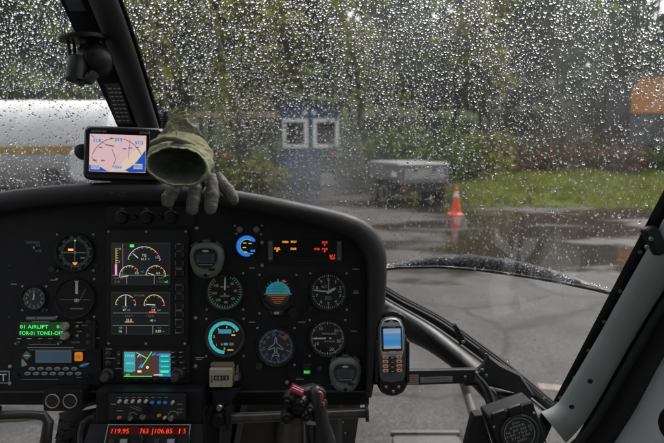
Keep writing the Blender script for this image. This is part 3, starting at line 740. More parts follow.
t = thing('fuel_can', 'red fuel can on the grass left of the blue cabin', 'can', Matrix.Translation((g.x, 26.5, zg)))
zh = at(220, 153, 26.5).z - zg; REDC = mat('red can', (.5, .03, .03), .35, var=.15, scale=8)
mb = MB(1); mb.plate(rrect(0, 0, .72, .4, .06), -.1, zh, .05); mb.build('can_body', REDC, t)
mb = MB(1); mb.tube([(-.15, 0, zh), (-.12, 0, zh + .1), (.1, 0, zh + .1), (.14, 0, zh)], .025, 8); mb.build('handle', REDC, t)
mb = MB(1); mb.tube([(.2, 0, zh - .01), (.24, 0, zh + .1)], .035, 10); mb.build('spout', DARK, t)
a, b = at(196, 113, 20.2), at(279, 115.5, 20.2)
t = thing('timber_rail', 'pale timber rail on posts left of the blue cabin', 'fence', Matrix.Translation((a.x, 20.2, 0)))
TIM = mat('pale timber', (.34, .24, .13), .8, var=.3, scale=4, bump=.3, bscale=30)
mb = MB(1); mb.box(((b.x - a.x) / 2, 0, (a.z + b.z) / 2), (b.x - a.x, .07, .2)); mb.build('rail', TIM, t)
for q in range(3):
    mb = MB(1); mb.box(((b.x - a.x) * (.05 + .45 * q), .09, (a.z + .2) / 2), (.12, .1, a.z + .2)); mb.build('post', BARK, t)
# orange-sided shed at the right edge
a, b = at(631, 113, 25), at(668, 75, 25); t = thing('shed', 'small shed with an orange upper wall at the right edge of the windshield', 'shed', Matrix.Translation((a.x, 25, 0)))
hz0 = hill_h(a.x, 25)
w = 2.9; hh = b.z - a.z
mb = MB(1); mb.add([(0, 0, a.z), (w, 0, a.z), (w, 0, b.z), (.55, 0, b.z), (0, 0, a.z + hh * .62), (0, .1, a.z), (w, .1, a.z), (w, .1, b.z), (.55, .1, b.z), (0, .1, a.z + hh * .62)],
    [(0, 1, 2, 3, 4), (9, 8, 7, 6, 5), (0, 5, 6, 1), (1, 6, 7, 2), (2, 7, 8, 3), (3, 8, 9, 4), (4, 9, 5, 0)]); mb.build('gable', mat('orange boards', (.62, .25, .07), .6, var=.2, scale=2), t)
mb = MB(1); mb.box((w / 2, .1, (a.z + hz0) / 2 - .1), (w - .1, .1, a.z - hz0 + .15)); mb.box((w / 2, 1.3, (b.z + hz0) / 2), (w - .12, 2.2, b.z - hz0 - .1)); mb.build('wall', mat('grey boards', (.1, .1, .1), .8, var=.3, scale=3), t)
mb = MB(1); mb.box((w / 2 + .25, 1.2, b.z + .06), (w - .4, 2.8, .1)); mb.build('roof', mat('shed roof', (.12, .12, .13), .6), t)

# ================================================================== HELICOPTER: windows
def cr(P, t):                       # Catmull-Rom through the rows of P (n,...) at t in 0..n-1
    n = len(P); i = min(int(t), n - 2); f = t - i
    p0 = P[i - 1] if i > 0 else 2 * P[0] - P[1]; p3 = P[i + 2] if i + 2 < n else 2 * P[-1] - P[-2]
    p1, p2 = P[i], P[i + 1]
    return .5 * ((2 * p1) + (p2 - p0) * f + (2 * p0 - 5 * p1 + 4 * p2 - p3) * f * f + (3 * p1 - p0 - 3 * p2 + p3) * f ** 3)
def surface(rows, nu, nv):
    P = np.array([[W(*c)[:] for c in r] for r in rows]); G = np.empty((nv, nu, 3))
    for j in range(nv):
        row = cr(P, j / (nv - 1) * (len(rows) - 1))
        for i in range(nu): G[j, i] = cr(row, i / (nu - 1) * (len(row) - 1))
    return G
CMinv = np.array(CM.inverted())
def project(Pw):
    q = Pw @ CMinv[:3, :3].T + CMinv[:3, 3]; d = -q[..., 2]
    return 332 + q[..., 0] / d * F, 221.5 - q[..., 1] / d * F, d
RIGHT = [
 [(20, -190, .72), (200, -225, .75), (400, -225, .75), (600, -180, .76), (828, -112, .70)],
 [(98, -30, .98), (270, -50, 1.05), (440, -45, 1.05), (620, -10, 1.0), (750, 38, .86)],
 [(128, 60, 1.15), (285, 60, 1.28), (430, 70, 1.28), (570, 110, 1.2), (686, 165, 1.0)],
 [(155, 145, 1.32), (295, 165, 1.50), (420, 185, 1.50), (520, 230, 1.38), (623, 286, 1.12)],
 [(170, 225, 1.42), (300, 275, 1.60), (385, 300, 1.50), (468, 344, 1.37), (560, 405, 1.2)]]
LEFT = [
 [(-250, -190, .80), (-90, -200, .8), (50, -190, .74)],
 [(-200, -30, 1.05), (-40, -40, 1.08), (92, -30, .985)],
 [(-170, 60, 1.25), (-10, 60, 1.30), (120, 60, 1.155)],
 [(-150, 145, 1.42), (10, 150, 1.50), (148, 145, 1.325)],
 [(-140, 240, 1.50), (20, 245, 1.60), (165, 235, 1.43)]]
CHIN = [
 [(-120, 345, 1.62), (60, 330, 1.75), (250, 320, 1.8), (420, 330, 1.70), (505, 372, 1.25)],
 [(-120, 420, 1.48), (60, 410, 1.58), (250, 405, 1.6), (420, 410, 1.52), (515, 425, 1.2)],
 [(-120, 520, 1.30), (60, 520, 1.32), (250, 520, 1.34), (420, 510, 1.30), (520, 500, 1.12)]]
GR = surface(RIGHT, 64, 60); GL = surface(LEFT, 40, 40); GC = surface(CHIN, 40, 20)
PXR, PYR, PDR = project(GR)
def pane_depth(x, y):
    k = ((PXR - x) ** 2 + (PYR - y) ** 2).argmin(); return PDR.flat[k]
def inside_front(G):                # normals pointing outwards (away from the camera)
    du = np.gradient(G, axis=1); dv = np.gradient(G, axis=0); n = np.cross(du, dv)
    n /= np.linalg.norm(n, axis=-1)[..., None]; s = np.sign((n * (G - np.array(CM.translation))).sum(-1))
    return n * s[..., None]
NR, NL, NC = inside_front(GR), inside_front(GL), inside_front(GC)
fus = thing('helicopter_cockpit', 'dark helicopter cockpit shell with rain-covered windshield, posts and door frame', 'helicopter', Matrix.Translation((-.15, .2, .7)))
fus_inv = Matrix.Translation((.15, -.2, -.7))
bpy.context.view_layer.update()
def fpart(mb, name, m, parent=fus, **kw):
    """mesh given in world coordinates, kept there under its parent"""
    o = mb.build(name, m, None, **kw); o.data.transform(fus_inv); o.parent = parent
    return o
def pane(G, N, name, m, th=.004):
    nv, nu, _ = G.shape; V = np.concatenate([G.reshape(-1, 3), (G + N * th).reshape(-1, 3)]); k = nu * nv; mb = MB(1)
    fs = []
    for j in range(nv - 1):
        for i in range(nu - 1):
            q = (j * nu + i, j * nu + i + 1, (j + 1) * nu + i + 1, (j + 1) * nu + i); fs.append(q); fs.append(tuple(k + x for x in reversed(q)))
    mb.add(V.tolist(), fs); return fpart(mb, name, m)
GLASS = glass_mat('windshield glass', film=.006, film_scale=1.6, film_lo=.35, film_hi=.65,
    patches=[(tuple(fus_inv @ W(325, 185, 1.5)), .2, .026), (tuple(fus_inv @ W(600, 60, 1.1)), .3, .014), (tuple(fus_inv @ W(420, 10, 1.15)), .25, .012)])
GLASS2 = glass_mat('clear window', film=.008, refl=.35)
pane(GR, NR, 'windshield', GLASS); pane(GL, NL, 'windshield', GLASS2); pane(GC, NC, 'chin_window', GLASS2)

# ------------------------------------------------------------------ raindrops on the outside of the glass
WATER = bpy.data.materials.new('rain water'); WATER.use_nodes = True
nt = WATER.node_tree; nt.nodes.clear(); o_ = nd(nt, 'ShaderNodeOutputMaterial'); gl_ = nd(nt, 'ShaderNodeBsdfGlass'); gl_.inputs['IOR'].default_value = 1.333; gl_.inputs['Roughness'].default_value = 0.0
nt.links.new(gl_.outputs[0], o_.inputs['Surface'])
def drops(G, N, count, dens, rmed, name, label, seed, rmax=.0038):
    rs = np.random.default_rng(seed); nv, nu, _ = G.shape
    cell = np.linalg.norm(np.cross(G[1:, :-1] - G[:-1, :-1], G[:-1, 1:] - G[:-1, :-1]), axis=-1).ravel()
    idx = rs.choice(len(cell), int(count), p=cell / cell.sum()); j, i = idx // (nu - 1), idx % (nu - 1); fu, fv = rs.random(len(idx)), rs.random(len(idx))
    def bl(A): return (A[j, i] * ((1 - fu) * (1 - fv))[:, None] + A[j, i + 1] * (fu * (1 - fv))[:, None] + A[j + 1, i] * ((1 - fu) * fv)[:, None] + A[j + 1, i + 1] * (fu * fv)[:, None])
    C = bl(G); Nn = bl(N); Nn /= np.linalg.norm(Nn, axis=1)[:, None]
    px, py, _ = project(C); keep = rs.random(len(C)) < dens(px, py) * np.where((px > -70) & (px < 735) & (py > -70), 1., .22); C, Nn, px, py = C[keep], Nn[keep], px[keep], py[keep]
    _, _, dd_ = project(C); k_ = np.interp(py, [-50, 40, 140, 220, 280], [1.1, 1.02, .82, .68, .6]) * np.clip(dd_ / 1.2, .6, 1.15)
    r = np.clip(rmed * k_ * np.exp(rs.normal(size=len(C)) * .72), .00035, rmax)
    order = np.argsort(-r); C, Nn, r = C[order], Nn[order], r[order]
    # drops that touch would have merged: drop the smaller of a touching pair
    grid = {}; h = rmax * 2.1; ok = np.ones(len(C), bool); keyc = np.floor(C / h).astype(int)
    for q in range(len(C)):
        a, b, c = keyc[q]; hit = False
        for da in (-1, 0, 1):
            for db in (-1, 0, 1):
                for dc in (-1, 0, 1):
                    for w in grid.get((a + da, b + db, c + dc), ()):
                        if (C[q, 0] - C[w, 0]) ** 2 + (C[q, 1] - C[w, 1]) ** 2 + (C[q, 2] - C[w, 2]) ** 2 < ((r[q] + r[w]) * 1.02) ** 2: hit = True; break
                    if hit: break
                if hit: break
            if hit: break
        if hit: ok[q] = False
        else: grid.setdefault((a, b, c), []).append(q)
    C, Nn, r = C[ok], Nn[ok], r[ok]; n = len(C)
    C = C + Nn * .0043
    down = np.array([0, 0, -1.]); T = down - (Nn @ down)[:, None] * Nn; T /= np.linalg.norm(T, axis=1)[:, None]; B = np.cross(Nn, T)
    VV = []; LL = []; SS = []; MM = []; base = 0
    for sel, ns, rings in ((r >= .0009, 8, [(1., 0.), (.9, .45), (.58, .82)]), (r < .0009, 6, [(1., 0.), (.72, .7)])):   # small beads need fewer faces
        c, nn, tt, bb, rr = C[sel], Nn[sel], T[sel], B[sel], r[sel][:, None]; n_ = len(c)
        if not n_: continue
        ang = np.arange(ns) * 2 * np.pi / ns
        hgt = rs.uniform(.65, 1.05, n_)[:, None] * rr; el = rs.uniform(.95, 1.35, n_)[:, None]; wob = 1 + rs.normal(size=(n_, ns)) * .07
        V = [c[:, None] + tt[:, None] * (np.cos(ang) * rr * el * wob)[..., None] + bb[:, None] * (np.sin(ang) * rr * wob)[..., None]]      # flat foot
        for a, z in rings:
            V.append(c[:, None] + tt[:, None] * ((np.cos(ang) * a + .12 * z) * rr * el * wob)[..., None] + bb[:, None] * (np.sin(ang) * a * rr * wob)[..., None] + nn[:, None] * (z * hgt)[..., None])
        V = np.concatenate(V + [(c + tt * (.12 * rr * el) + nn * hgt)[:, None]], axis=1); K = len(rings); m_ = (K + 1) * ns + 1
        tri = [tuple(reversed(range(ns)))]
        for k in range(1, K):
            for q in range(ns): q2 = (q + 1) % ns; tri.append((k * ns + q, k * ns + q2, (k + 1) * ns + q2, (k + 1) * ns + q))
        for q in range(ns): tri.append((K * ns + q, K * ns + (q + 1) % ns, (K + 1) * ns))
        flat = np.concatenate([np.array(t) for t in tri])
        LL.append((flat[None] + (np.arange(n_) * m_)[:, None]).ravel() + base); SS.append(np.tile([len(t) for t in tri], n_)); MM.append(np.tile([False] + [True] * (len(tri) - 1), n_))
        VV.append(V.reshape(-1, 3)); base += n_ * m_
    V = np.concatenate(VV); loops = np.concatenate(LL).astype(np.int32); Ls = np.concatenate(SS); st = np.concatenate([[0], np.cumsum(Ls)[:-1]]).astype(np.int32)
    me = bpy.data.meshes.new(name); me.vertices.add(len(V)); me.vertices.foreach_set('co', V.reshape(-1)); me.loops.add(len(loops)); me.loops.foreach_set('vertex_index', loops)
    me.polygons.add(len(Ls)); me.polygons.foreach_set('loop_start', st); me.update(calc_edges=True)
    me.polygons.foreach_set('use_smooth', np.concatenate(MM))
    me.materials.append(WATER); o = bpy.data.objects.new(name, me); COL.objects.link(o)
    tag(o, label, 'raindrops', kind='stuff'); print(name, n)
def seam_y(px):
    return np.interp(px, [380, 400, 430, 470, 520, 560, 612], [266, 262, 256, 254, 261, 272, 291])
TRACKS = [(205, -40, 232, 110, 3.2), (262, -60, 300, 95, 2.6), (330, -40, 372, 160, 3.0), (455, -60, 470, 120, 2.6), (540, -60, 562, 90, 2.8), (610, -30, 622, 110, 2.6), (395, 40, 410, 200, 2.2), (150, 20, 186, 105, 2.4), (505, 90, 520, 215, 2.2)]
def tracks(px, py):                 # narrow paths that a running drop has wiped almost clear
    d = np.ones_like(px)
    for x0, y0, x1, y1, w in TRACKS:
        t_ = (py - y0) / (y1 - y0); x = x0 + (x1 - x0) * t_ + 3.0 * np.sin(t_ * 9 + x0) + 1.2 * np.sin(t_ * 31 + x0)
        d = np.where((t_ > 0) & (t_ < 1) & (np.abs(px - x) < w * (.6 + .5 * t_)), .12, d)
    return d
def dens_r(px, py):
    d = np.clip(.66 + .35 * np.clip((175 - py) / 120, -1, 1), .25, 1.)
    d = np.where(py > 190, d * 1.15, d)
    d = np.where((px > 560) & (py > 100), d * .6, d)
    d = np.where((py > seam_y(px) + 3) & (px > 370), .035, d)
    patch = np.sin(px * .045 + py * .02) * np.sin(py * .06 + 1) + .6 * np.sin(px * .13 - py * .07) * np.sin(py * .11 + px * .03)
    return d * np.clip(.74 + .26 * patch, .2, 1) * tracks(px, py)
def dens_l(px, py): return np.where(py < 92, .95, np.where(py < 135, .42, .8))
drops(GR, NR, 128000, dens_r, .00084, 'raindrops', 'countless raindrops on the outside of the right windshield', 5)
drops(GL, NL, 40000, dens_l, .00088, 'raindrops', 'countless raindrops on the outside of the left windshield', 6)
drops(GC, NC, 500, lambda a, b: a * 0 + .8, .0008, 'raindrops', 'a few raindrops on the lower nose windows', 9)

# ------------------------------------------------------------------ seam ledge across the nose, outside the glass
xs_ = np.linspace(376, 611, 40); mb = MB(1); L1 = []; L2 = []
for x in xs_:
    yu = float(seam_y(x)); yl = float(np.interp(x, [376, 400, 440, 480, 520, 560, 600, 622], [270, 267.5, 267, 270, 275.5, 282, 290.5, 296]))
    d = pane_depth(x, yl) + .012; L1.append(W(x, min(yu, yl - 1.2), d + .012)); L2.append(W(x, yl, d))
mb.band(L1, L2, .012, 6, .006)
fpart(mb, 'nose_seam', mat('wet black seam', (.012, .013, .018), .5, var=.4, scale=90, bump=.8, bscale=260))
mb = MB(1); mb.tube([p - (p - CM.translation).normalized() * .004 for p in L2], .0045, 8); fpart(mb, 'nose_seam_lip', mat('rubber lip', (.03, .031, .034), .35))
GS = np.array([[(np.array(a) * (1 - q) + np.array(b) * q)[:] for a, b in zip(L1, L2)] for q in np.linspace(0, 1, 6)]); GS = GS - (GS - np.array(CM.translation)) / np.linalg.norm(GS - np.array(CM.translation), axis=-1)[..., None] * .0125
NS = -inside_front(GS)
drops(GS, NS, 2600, lambda a, b: np.where(a > 575, .12, .8), .0009, 'raindrops', 'fine water beads along the dark nose seam', 12)
# ================================================================== HELICOPTER: frame
FRM = mat('black frame paint', (.013, .013, .014), .38, var=.3, scale=14, bump=.08, bscale=500, rvar=.1)
POST = mat('dark grey post', (.04, .039, .038), .5, var=.15, scale=10, bump=.12, bscale=700)
TRIM = mat('grey green trim', (.34, .365, .35), .45, var=.12, scale=9, bump=.08, bscale=500, rvar=.08)
RUBB = mat('door seal rubber', (.008, .008, .009), .6, bump=.2, bscale=200)
def line(pts, n=14):
    P = np.array(pts, float); return [W(*cr(P, t)) for t in np.linspace(0, len(P) - 1, n)]
# centre post
mb = MB(1); mb.band(line([(35, -110, .83), (88, 0, 1.0), (138, 128, 1.26), (162, 200, 1.36)]), line([(66, -110, .83), (118, 0, 1.0), (160, 130, 1.26), (182, 200, 1.36)]), .06, 10, .022)
post = fpart(mb, 'center_post', POST)
mb = MB(1); mb.band(line([(6, -110, .855), (60, 0, 1.03), (119, 130, 1.29), (148, 200, 1.38)]), line([(40, -110, .85), (92, 0, 1.03), (141, 130, 1.29), (166, 200, 1.38)]), .03, 4, .002); fpart(mb, 'post_flange', BLK, post)
mb = MB(1); mb.band(line([(66, -110, .85), (118, 0, 1.02), (160, 130, 1.28), (182, 200, 1.37)]), line([(71, -110, .85), (123, 0, 1.02), (164, 130, 1.28), (186, 200, 1.37)]), .02, 3, .004); fpart(mb, 'post_seal', RUBB, post)
def card(pts, m, name, parent, d0=.004):
    mb = MB(1); v = [W(*p) for p in pts]; n = [p + (p - CM.translation).normalized() * .0015 for p in v]
    mb.add(v + n, [(0, 1, 2, 3), (7, 6, 5, 4), (0, 4, 5, 1), (1, 5, 6, 2), (2, 6, 7, 3), (3, 7, 4, 0)]); return fpart(mb, name, m, parent, smooth=False)
card([(104, 84, 1.16), (116, 124, 1.26), (133, 124, 1.26), (119, 83, 1.16)], mat('placard grey', (.1, .1, .098), .5), 'placard', post)
# rows of print on the placard
mb = MB(1)
for k in range(9):
    y = 88 + k * 4.0; x0 = 105.5 + (y - 84) * .3; e = .004
    for (a, b) in ((1, 5), (6.2, 9), (10, 13.2)):
        p = [(x0 + a, y), (x0 + a + .4, y + 1.3), (x0 + b + .4, y + 1.3), (x0 + b, y)]
        d = 1.15 + (y - 84) * .0025; v = [W(*q, d) for q in p]; mb.add(v, [(0, 1, 2, 3)])
fpart(mb, 'placard_print', mat('pale print', (.3, .3, .29), .6), post, smooth=False)
card([(63, -4, .985), (69, 11, 1.01), (86, 11, 1.01), (79, -4, .985)], mat('placard slate', (.07, .08, .095), .4), 'placard', post)
KP = 1.16
def line2(pts, n=14): return line([(x, y, d * KP) for x, y, d in pts], n)
# right door pillar: seal strip with fasteners, grey trim, door seal, door
def PL(off0, off1, ys, ds): return [(552 + (402 - y) * .509 + (off0 + (off1 - off0) * (402 - y) / 220), y, d) for y, d in zip(ys, ds)]
YS = [402, 350, 290, 182, 60, -100]; DS = [1.03, .975, .905, .785, .665, .54]
mb = MB(1); mb.band(line2(PL(1, 4, YS, DS), 24), line2(PL(13, 20, YS, DS), 24), .012, 4, .0015); pil = fpart(mb, 'door_pillar', FRM)
DS2 = [d - .012 for d in DS]
def trim_edge(a):
    return a
tl_ = [(541, 412, 1.0), (555, 405, 1.0), (565, 392, .99), (599, 335, .94), (624, 290, .89), (686, 182, .77), (760, 60, .65), (866, -100, .52)]
tr2 = [(566, 443, .98), (580, 428, .97), (594, 408, .96), (630, 345, .92), (660, 296, .87), (735, 182, .75), (830, 60, .62), (960, -100, .49)]
mb = MB(1); mb.band(line2(tl_, 28), line2(tr2, 28), .03, 10, .016); trim = fpart(mb, 'pillar_trim', TRIM, pil)
sl = [(560, 452, .985), (583, 430, .975), (598, 408, .965), (634, 345, .925), (664, 296, .875), (740, 182, .755), (835, 60, .625), (965, -100, .495)]
sr = [(566, 462, .985), (590, 436, .975), (606, 412, .965), (642, 350, .925), (672, 300, .875), (748, 186, .755), (842, 64, .625), (972, -100, .495)]
mb = MB(1); mb.band(line2(sl, 28), line2(sr, 28), .02, 4, .004); fpart(mb, 'trim_edge', mat('dark edge', (.045, .048, .047), .5), pil)
bl = [(548, 470, 1.01), (574, 440, 1.0), (590, 412, .99), (624, 350, .95), (652, 300, .9), (726, 186, .78), (820, 64, .65)]
br = [(590, 490, .97), (610, 452, .96), (636, 412, .94), (664, 362, .91), (690, 320, .87), (770, 200, .75), (870, 64, .62)]
mb = MB(1); mb.band(line2(bl, 24), line2(br, 24), .03, 8, -.012); fpart(mb, 'door_seal', RUBB, pil)
dl = [(575, 520, .95), (604, 460, .94), (634, 412, .92), (661, 362, .89), (688, 318, .86), (770, 200, .74)]
dr = [(760, 620, .6), (790, 540, .6), (800, 470, .6), (810, 400, .6), (820, 340, .6), (860, 220, .6)]
mb = MB(1); mb.band(line2(dl, 20), line2(dr, 20), .03, 14, .02); door = fpart(mb, 'door', TRIM)
tag(door, 'grey green inner door panel')
mb = MB(1); M = frame(684, 424, .80 * KP, yaw=-28); mb.u = 1; k = .8 * KP / F

mb = MB(1); mb.lathe([(0, 3 * k), (21 * k, 3.4 * k), (21.5 * k, 5 * k), (22.5 * k, 5 * k)], n=44, m=M, cap=False); fpart(mb, 'door_handle_recess', BLK, door)
# fasteners
def bolt_mesh(r, m, u=1.0):
    mb = MB(u); mb.lathe([(r, 0), (r, r * .35), (r * .8, r * .55), (r * .35, r * .6), (r * .3, r * .3), (0, r * .3)], n=14); me = mb.mesh('bolt'); me.materials.append(m); return me
BOLT = bolt_mesh(.0042, mat('greenish zinc', (.2, .27, .24), .4, metal=.6)); HOLE = bolt_mesh(.0052, mat('hole shade black', (.006, .006, .006), .5))
def fasten(name, me, x, y, d, parent, yaw=0):
    o = bpy.data.objects.new(name, me); COL.objects.link(o); o.parent = parent; o.matrix_local = fus_inv @ frame(x, y, d, yaw=yaw)
for x, y in ((560.5, 398), (574, 378), (588.5, 350.5), (604, 321.5), (620, 291), (640, 252)):
    fasten('bolt', BOLT, x, y, np.interp(y, [182, 290, 350, 402], [.785, .905, .975, 1.03]) * 1.0 * KP - .003, pil, -20)
for x, y in ((588, 381), (569.5, 406.5)): fasten('bolt_hole', HOLE, x + 2, y, float(np.interp(y, [345, 408], [.925, .965])) * KP - .012, pil, -15)  # bolt holes drawn as black caps, their inner darkness put into the colour
# latch near the top right
mb = MB(1); M = frame(652, 240, .83 * KP, roll=-62); k = .83 * KP / F; mb.plate([(p[0] * k, p[1] * k) for p in rrect(0, 0, 30, 13, 3)], 0, 9 * k, 2 * k, m=M); lat = fpart(mb, 'pillar_bracket', DARK, pil)
for q in (-7, 1): fasten('bolt', BOLT, 650 + q * .5, 240 - q * 1.0, .813 * KP, pil)
# lower frame between windshield corner and nose
U1 = [(366, 274, 1.52), (378, 283, 1.5), (400, 297, 1.46), (440, 318, 1.38), (480, 346, 1.32), (520, 376, 1.26), (549, 400, 1.205), (562, 409, 1.18)]
U2 = [(366, 284, 1.515), (378, 292, 1.495), (398, 304, 1.455), (436, 326, 1.375), (475, 354, 1.315), (515, 384, 1.255), (545, 408, 1.2), (556, 418, 1.175)]
L2_ = [(366, 318, 1.5), (380, 326, 1.47), (402, 338, 1.43), (430, 352, 1.36), (462, 376, 1.29), (492, 408, 1.22), (520, 440, 1.18), (532, 470, 1.16)]
mb = MB(1); mb.band(line(U1, 30), line(U2, 30), .03, 4, .003); lf = fpart(mb, 'lower_frame', FRM)
mb = MB(1); mb.band(line([(x - 1, y + 1, d - .003) for x, y, d in U2], 30), line(L2_, 30), .05, 12, .03); fpart(mb, 'lower_frame_tube', FRM, lf)
mb = MB(1); mb.tube(line([(x + 1, y - 1.2, d - .002) for x, y, d in U1], 40), .003, 6); fpart(mb, 'lower_seal', mat('seal edge', (.06, .06, .06), .4), lf)
mb = MB(1); mb.tube(line([(x - 1, y + 3, d - .005) for x, y, d in U1][:5], 30), .0035, 6); fpart(mb, 'seal_bead', mat('seal bead', (.1, .1, .1), .45), lf)
for x, y in ((461, 333), (487, 352), (514, 372), (545, 396.5), (500, 362)):
    d = float(np.interp(x, [378, 440, 480, 520, 549], [1.5, 1.38, 1.32, 1.26, 1.205])); fasten('bolt', BOLT, x - 1, y + 2.5, d - .008, lf)
fasten('bolt', BOLT, 532, 405, 1.16, lf); fasten('bolt', BOLT, 463, 342, 1.27, lf)
# clip on the frame
mb = MB(1); k = 1.3 / F; mb.plate([(x * k, y * k) for x, y in [(-6, 9), (-3, 10), (6, -5), (7, -10), (1, -11), (-1, -6)]][::-1], 0, 5 * k, 1 * k, m=frame(458, 333, 1.3)); fpart(mb, 'frame_clip', DARK, lf)
# gusset carrying the phone arm
k = 1.2 / F; mb = MB(1); mb.plate([(x * k, y * k) for x, y in [(-38, -7), (-10, -8), (12, -14), (26, -22), (33, -17), (20, 4), (-2, 16), (-14, 24), (-18, 14), (-26, 8), (-38, 7)]], 0, 8 * k, 3 * k, m=frame(500, 377, 1.22)); fpart(mb, 'gusset', FRM, lf)
for x, y in ((465, 377.5), (476, 377), (486, 375.5), (470, 371), (482, 370)): fasten('rivet', BOLT, x, y, 1.198, lf)
# inner dark frame under the arm (second rail) seen below the lower frame
mb = MB(1); mb.band(line([(452, 372, 1.3), (470, 382, 1.25), (483, 396, 1.22), (490, 415, 1.2), (495, 460, 1.18)]), line([(462, 366, 1.3), (482, 376, 1.25), (497, 392, 1.22), (508, 415, 1.2), (515, 460, 1.18)]), .04, 6, .012); fpart(mb, 'inner_rail', FRM, lf)
mb = MB(1); mb.tube(line([(468, 372, 1.2), (480, 384, 1.18), (488, 402, 1.16), (489, 420, 1.14)]), .006, 8); mb.tube(line([(476, 374, 1.19), (488, 388, 1.17), (494, 404, 1.15), (494, 420, 1.13)]), .004, 8); fpart(mb, 'cable', RUBB, lf)
# cabin shell around the camera (roof, floor, rear bulkhead, lower side walls)
FLR = mat('floor covering', (.03, .03, .03), .8)
SH = mat('cabin lining', (.32, .32, .315), .8, var=.2, scale=4)
for nm, c, d in [('roof', (-.15, -.25, 2.56), (2.2, 1.7, .06)), ('floor', (-.15, -.15, .70), (2.2, 2.0, .06)), ('rear_bulkhead', (-.15, -1.13, 1.63), (2.2, .06, 1.8)),
                 ('side_wall', (-1.25, -.2, 1.05), (.05, 1.9, .7)), ('side_wall', (-1.25, -.25, 1.97), (.05, .75, 1.12)), ('side_wall', (.98, -.35, 1.05), (.05, 1.5, .7))]:  # upper left wall is unseen, added to keep glare off the dials
    mb = MB(1); mb.box(c, d); fpart(mb, nm, FLR if nm == 'floor' else SH, smooth=False)
# skid step and tube under the nose, outside
a, b, c = ground(466, 384), ground(478, 425), ground(482, 470)
mb = MB(1); pts = [(a.x - .1, a.y + .25, .55), (a.x, a.y, .3), (b.x, b.y - .15, .12), (c.x, c.y - .6, .12), (c.x, c.y - 1.5, .12)]
SKID = mat('skid paint', (.035, .033, .028), .55, var=.4, scale=12)
def skid_pt(x, y, z): o, v = ray(x, y); return o + v * ((z - o.z) / v.z)
mb.tube([skid_pt(462, 376, .34), skid_pt(468, 396, .22), skid_pt(474, 415, .2), skid_pt(478, 440, .2), skid_pt(480, 480, .2)], .032, 12); sk = fpart(mb, 'skid', SKID)
q = skid_pt(430, 452, .35); mb = MB(1); mb.plate(rrect(q.x, q.y, .36, .3, .05), .33, .36, .008); fpart(mb, 'step_plate', mat('step', (.03, .03, .028), .6, var=.4, scale=20), sk)
mb = MB(1); mb.tube([(q.x - .18, q.y + .15, .36), (q.x + .18, q.y + .15, .36)], .018, 8); mb.tube([(q.x, q.y, .33), skid_pt(478, 440, .2)], .02, 8); fpart(mb, 'step_edge', SKID, sk)

# ================================================================== INSTRUMENT PANEL
def P(x, y): return (x - 332, 221.5 - y)        # photograph pixel -> panel units
PM = frame(332, 221.5, D)
panel = thing('instrument_panel', 'wide black instrument panel under a padded glareshield', 'instrument panel', PM)
# glareshield: outer and inner edge of the padded hood
HO = [(-140, 232), (-60, 206), (0, 193.5), (50, 187), (110, 183.5), (180, 185), (240, 191.5), (300, 203), (345, 213.5), (368, 224), (381, 240), (385.5, 262), (384, 300), (380, 335), (375, 368), (371, 391)]
HI = [(-130, 255), (-60, 228), (0, 214.5), (50, 207.5), (110, 203.5), (180, 204), (240, 209.5), (296, 221), (333, 231), (352, 240), (362, 252), (366.5, 268), (367, 300), (366.5, 335), (366, 368), (365, 391)]
def crv(pts, n):
    A = np.array(pts, float); return [cr(A, t) for t in np.linspace(0, len(A) - 1, n)]
no = 90; O_ = [P(*p) for p in crv(HO, no)]; I_ = [P(*p) for p in crv(HI, no)]
mb = MB(); vs = []; prof = []
for (ox, oy), (ix, iy) in zip(O_, I_):
    # cross section from the face, over the rounded lip, back along the top
    mxx, myy = (ox + ix) / 2, (oy + iy) / 2
    vs += [(ix, iy, -1), (ix, iy, 14), (ix * .85 + ox * .15, iy * .85 + oy * .15, 18.5), (ix * .5 + ox * .5, iy * .5 + oy * .5, 20), (ix * .15 + ox * .85, iy * .15 + oy * .85, 17.5), (ox, oy, 12), (ox, oy, 0), (ox, oy, -30), (ox * 1.0, oy - 6, -110)]
m_ = 9
mb.add(vs, [(i * m_ + q, (i + 1) * m_ + q, (i + 1) * m_ + q + 1, i * m_ + q + 1) for i in range(no - 1) for q in range(m_ - 1)])
hood = mb.build('glareshield', HOOD, panel, angle=60)
# the hood's deck goes back to the windshield
mb = MB(); top = O_[:60]; vs = []
for (x, y) in top: vs += [(x, y - 1.5, -5), (x * 1.02, y - 14, -190)]
mb.add(vs, [(2 * i, 2 * i + 1, 2 * i + 3, 2 * i + 2) for i in range(len(top) - 1)]); mb.build('deck', HOOD, hood)
# face plate
mb = MB(); face = [(x, y) for x, y in I_] + [P(365, 391), P(-130, 393)]
front = [(x, y, 0) for x, y in face]; n_ = len(face)
mb.add(front + [(x, y, -4) for x, y in face], [tuple(reversed(range(n_))), tuple(range(n_, 2 * n_))] + [(i, (i + 1) % n_, n_ + (i + 1) % n_, n_ + i) for i in range(n_)])
mb.build('panel_face', BLK, panel)
mb = MB(); a, b = P(-100, 390.5), P(372, 389.3); mb.box(((a[0] + b[0]) / 2, (a[1] + b[1]) / 2 - .6, 1.), (b[0] - a[0], 1.6, 4.), Matrix.Rotation(R(.1), 4, 'Z')); mb.build('bottom_lip', mat('edge wear', (.05, .052, .055), .4, metal=.3, var=.5, scale=30), panel)
mb = MB(); a = P(-40, 389.5); mb.box((P(135, 0)[0], P(0, 400)[1], -45), (470, 20, 60)); mb.build('under_tray', BLK, panel)

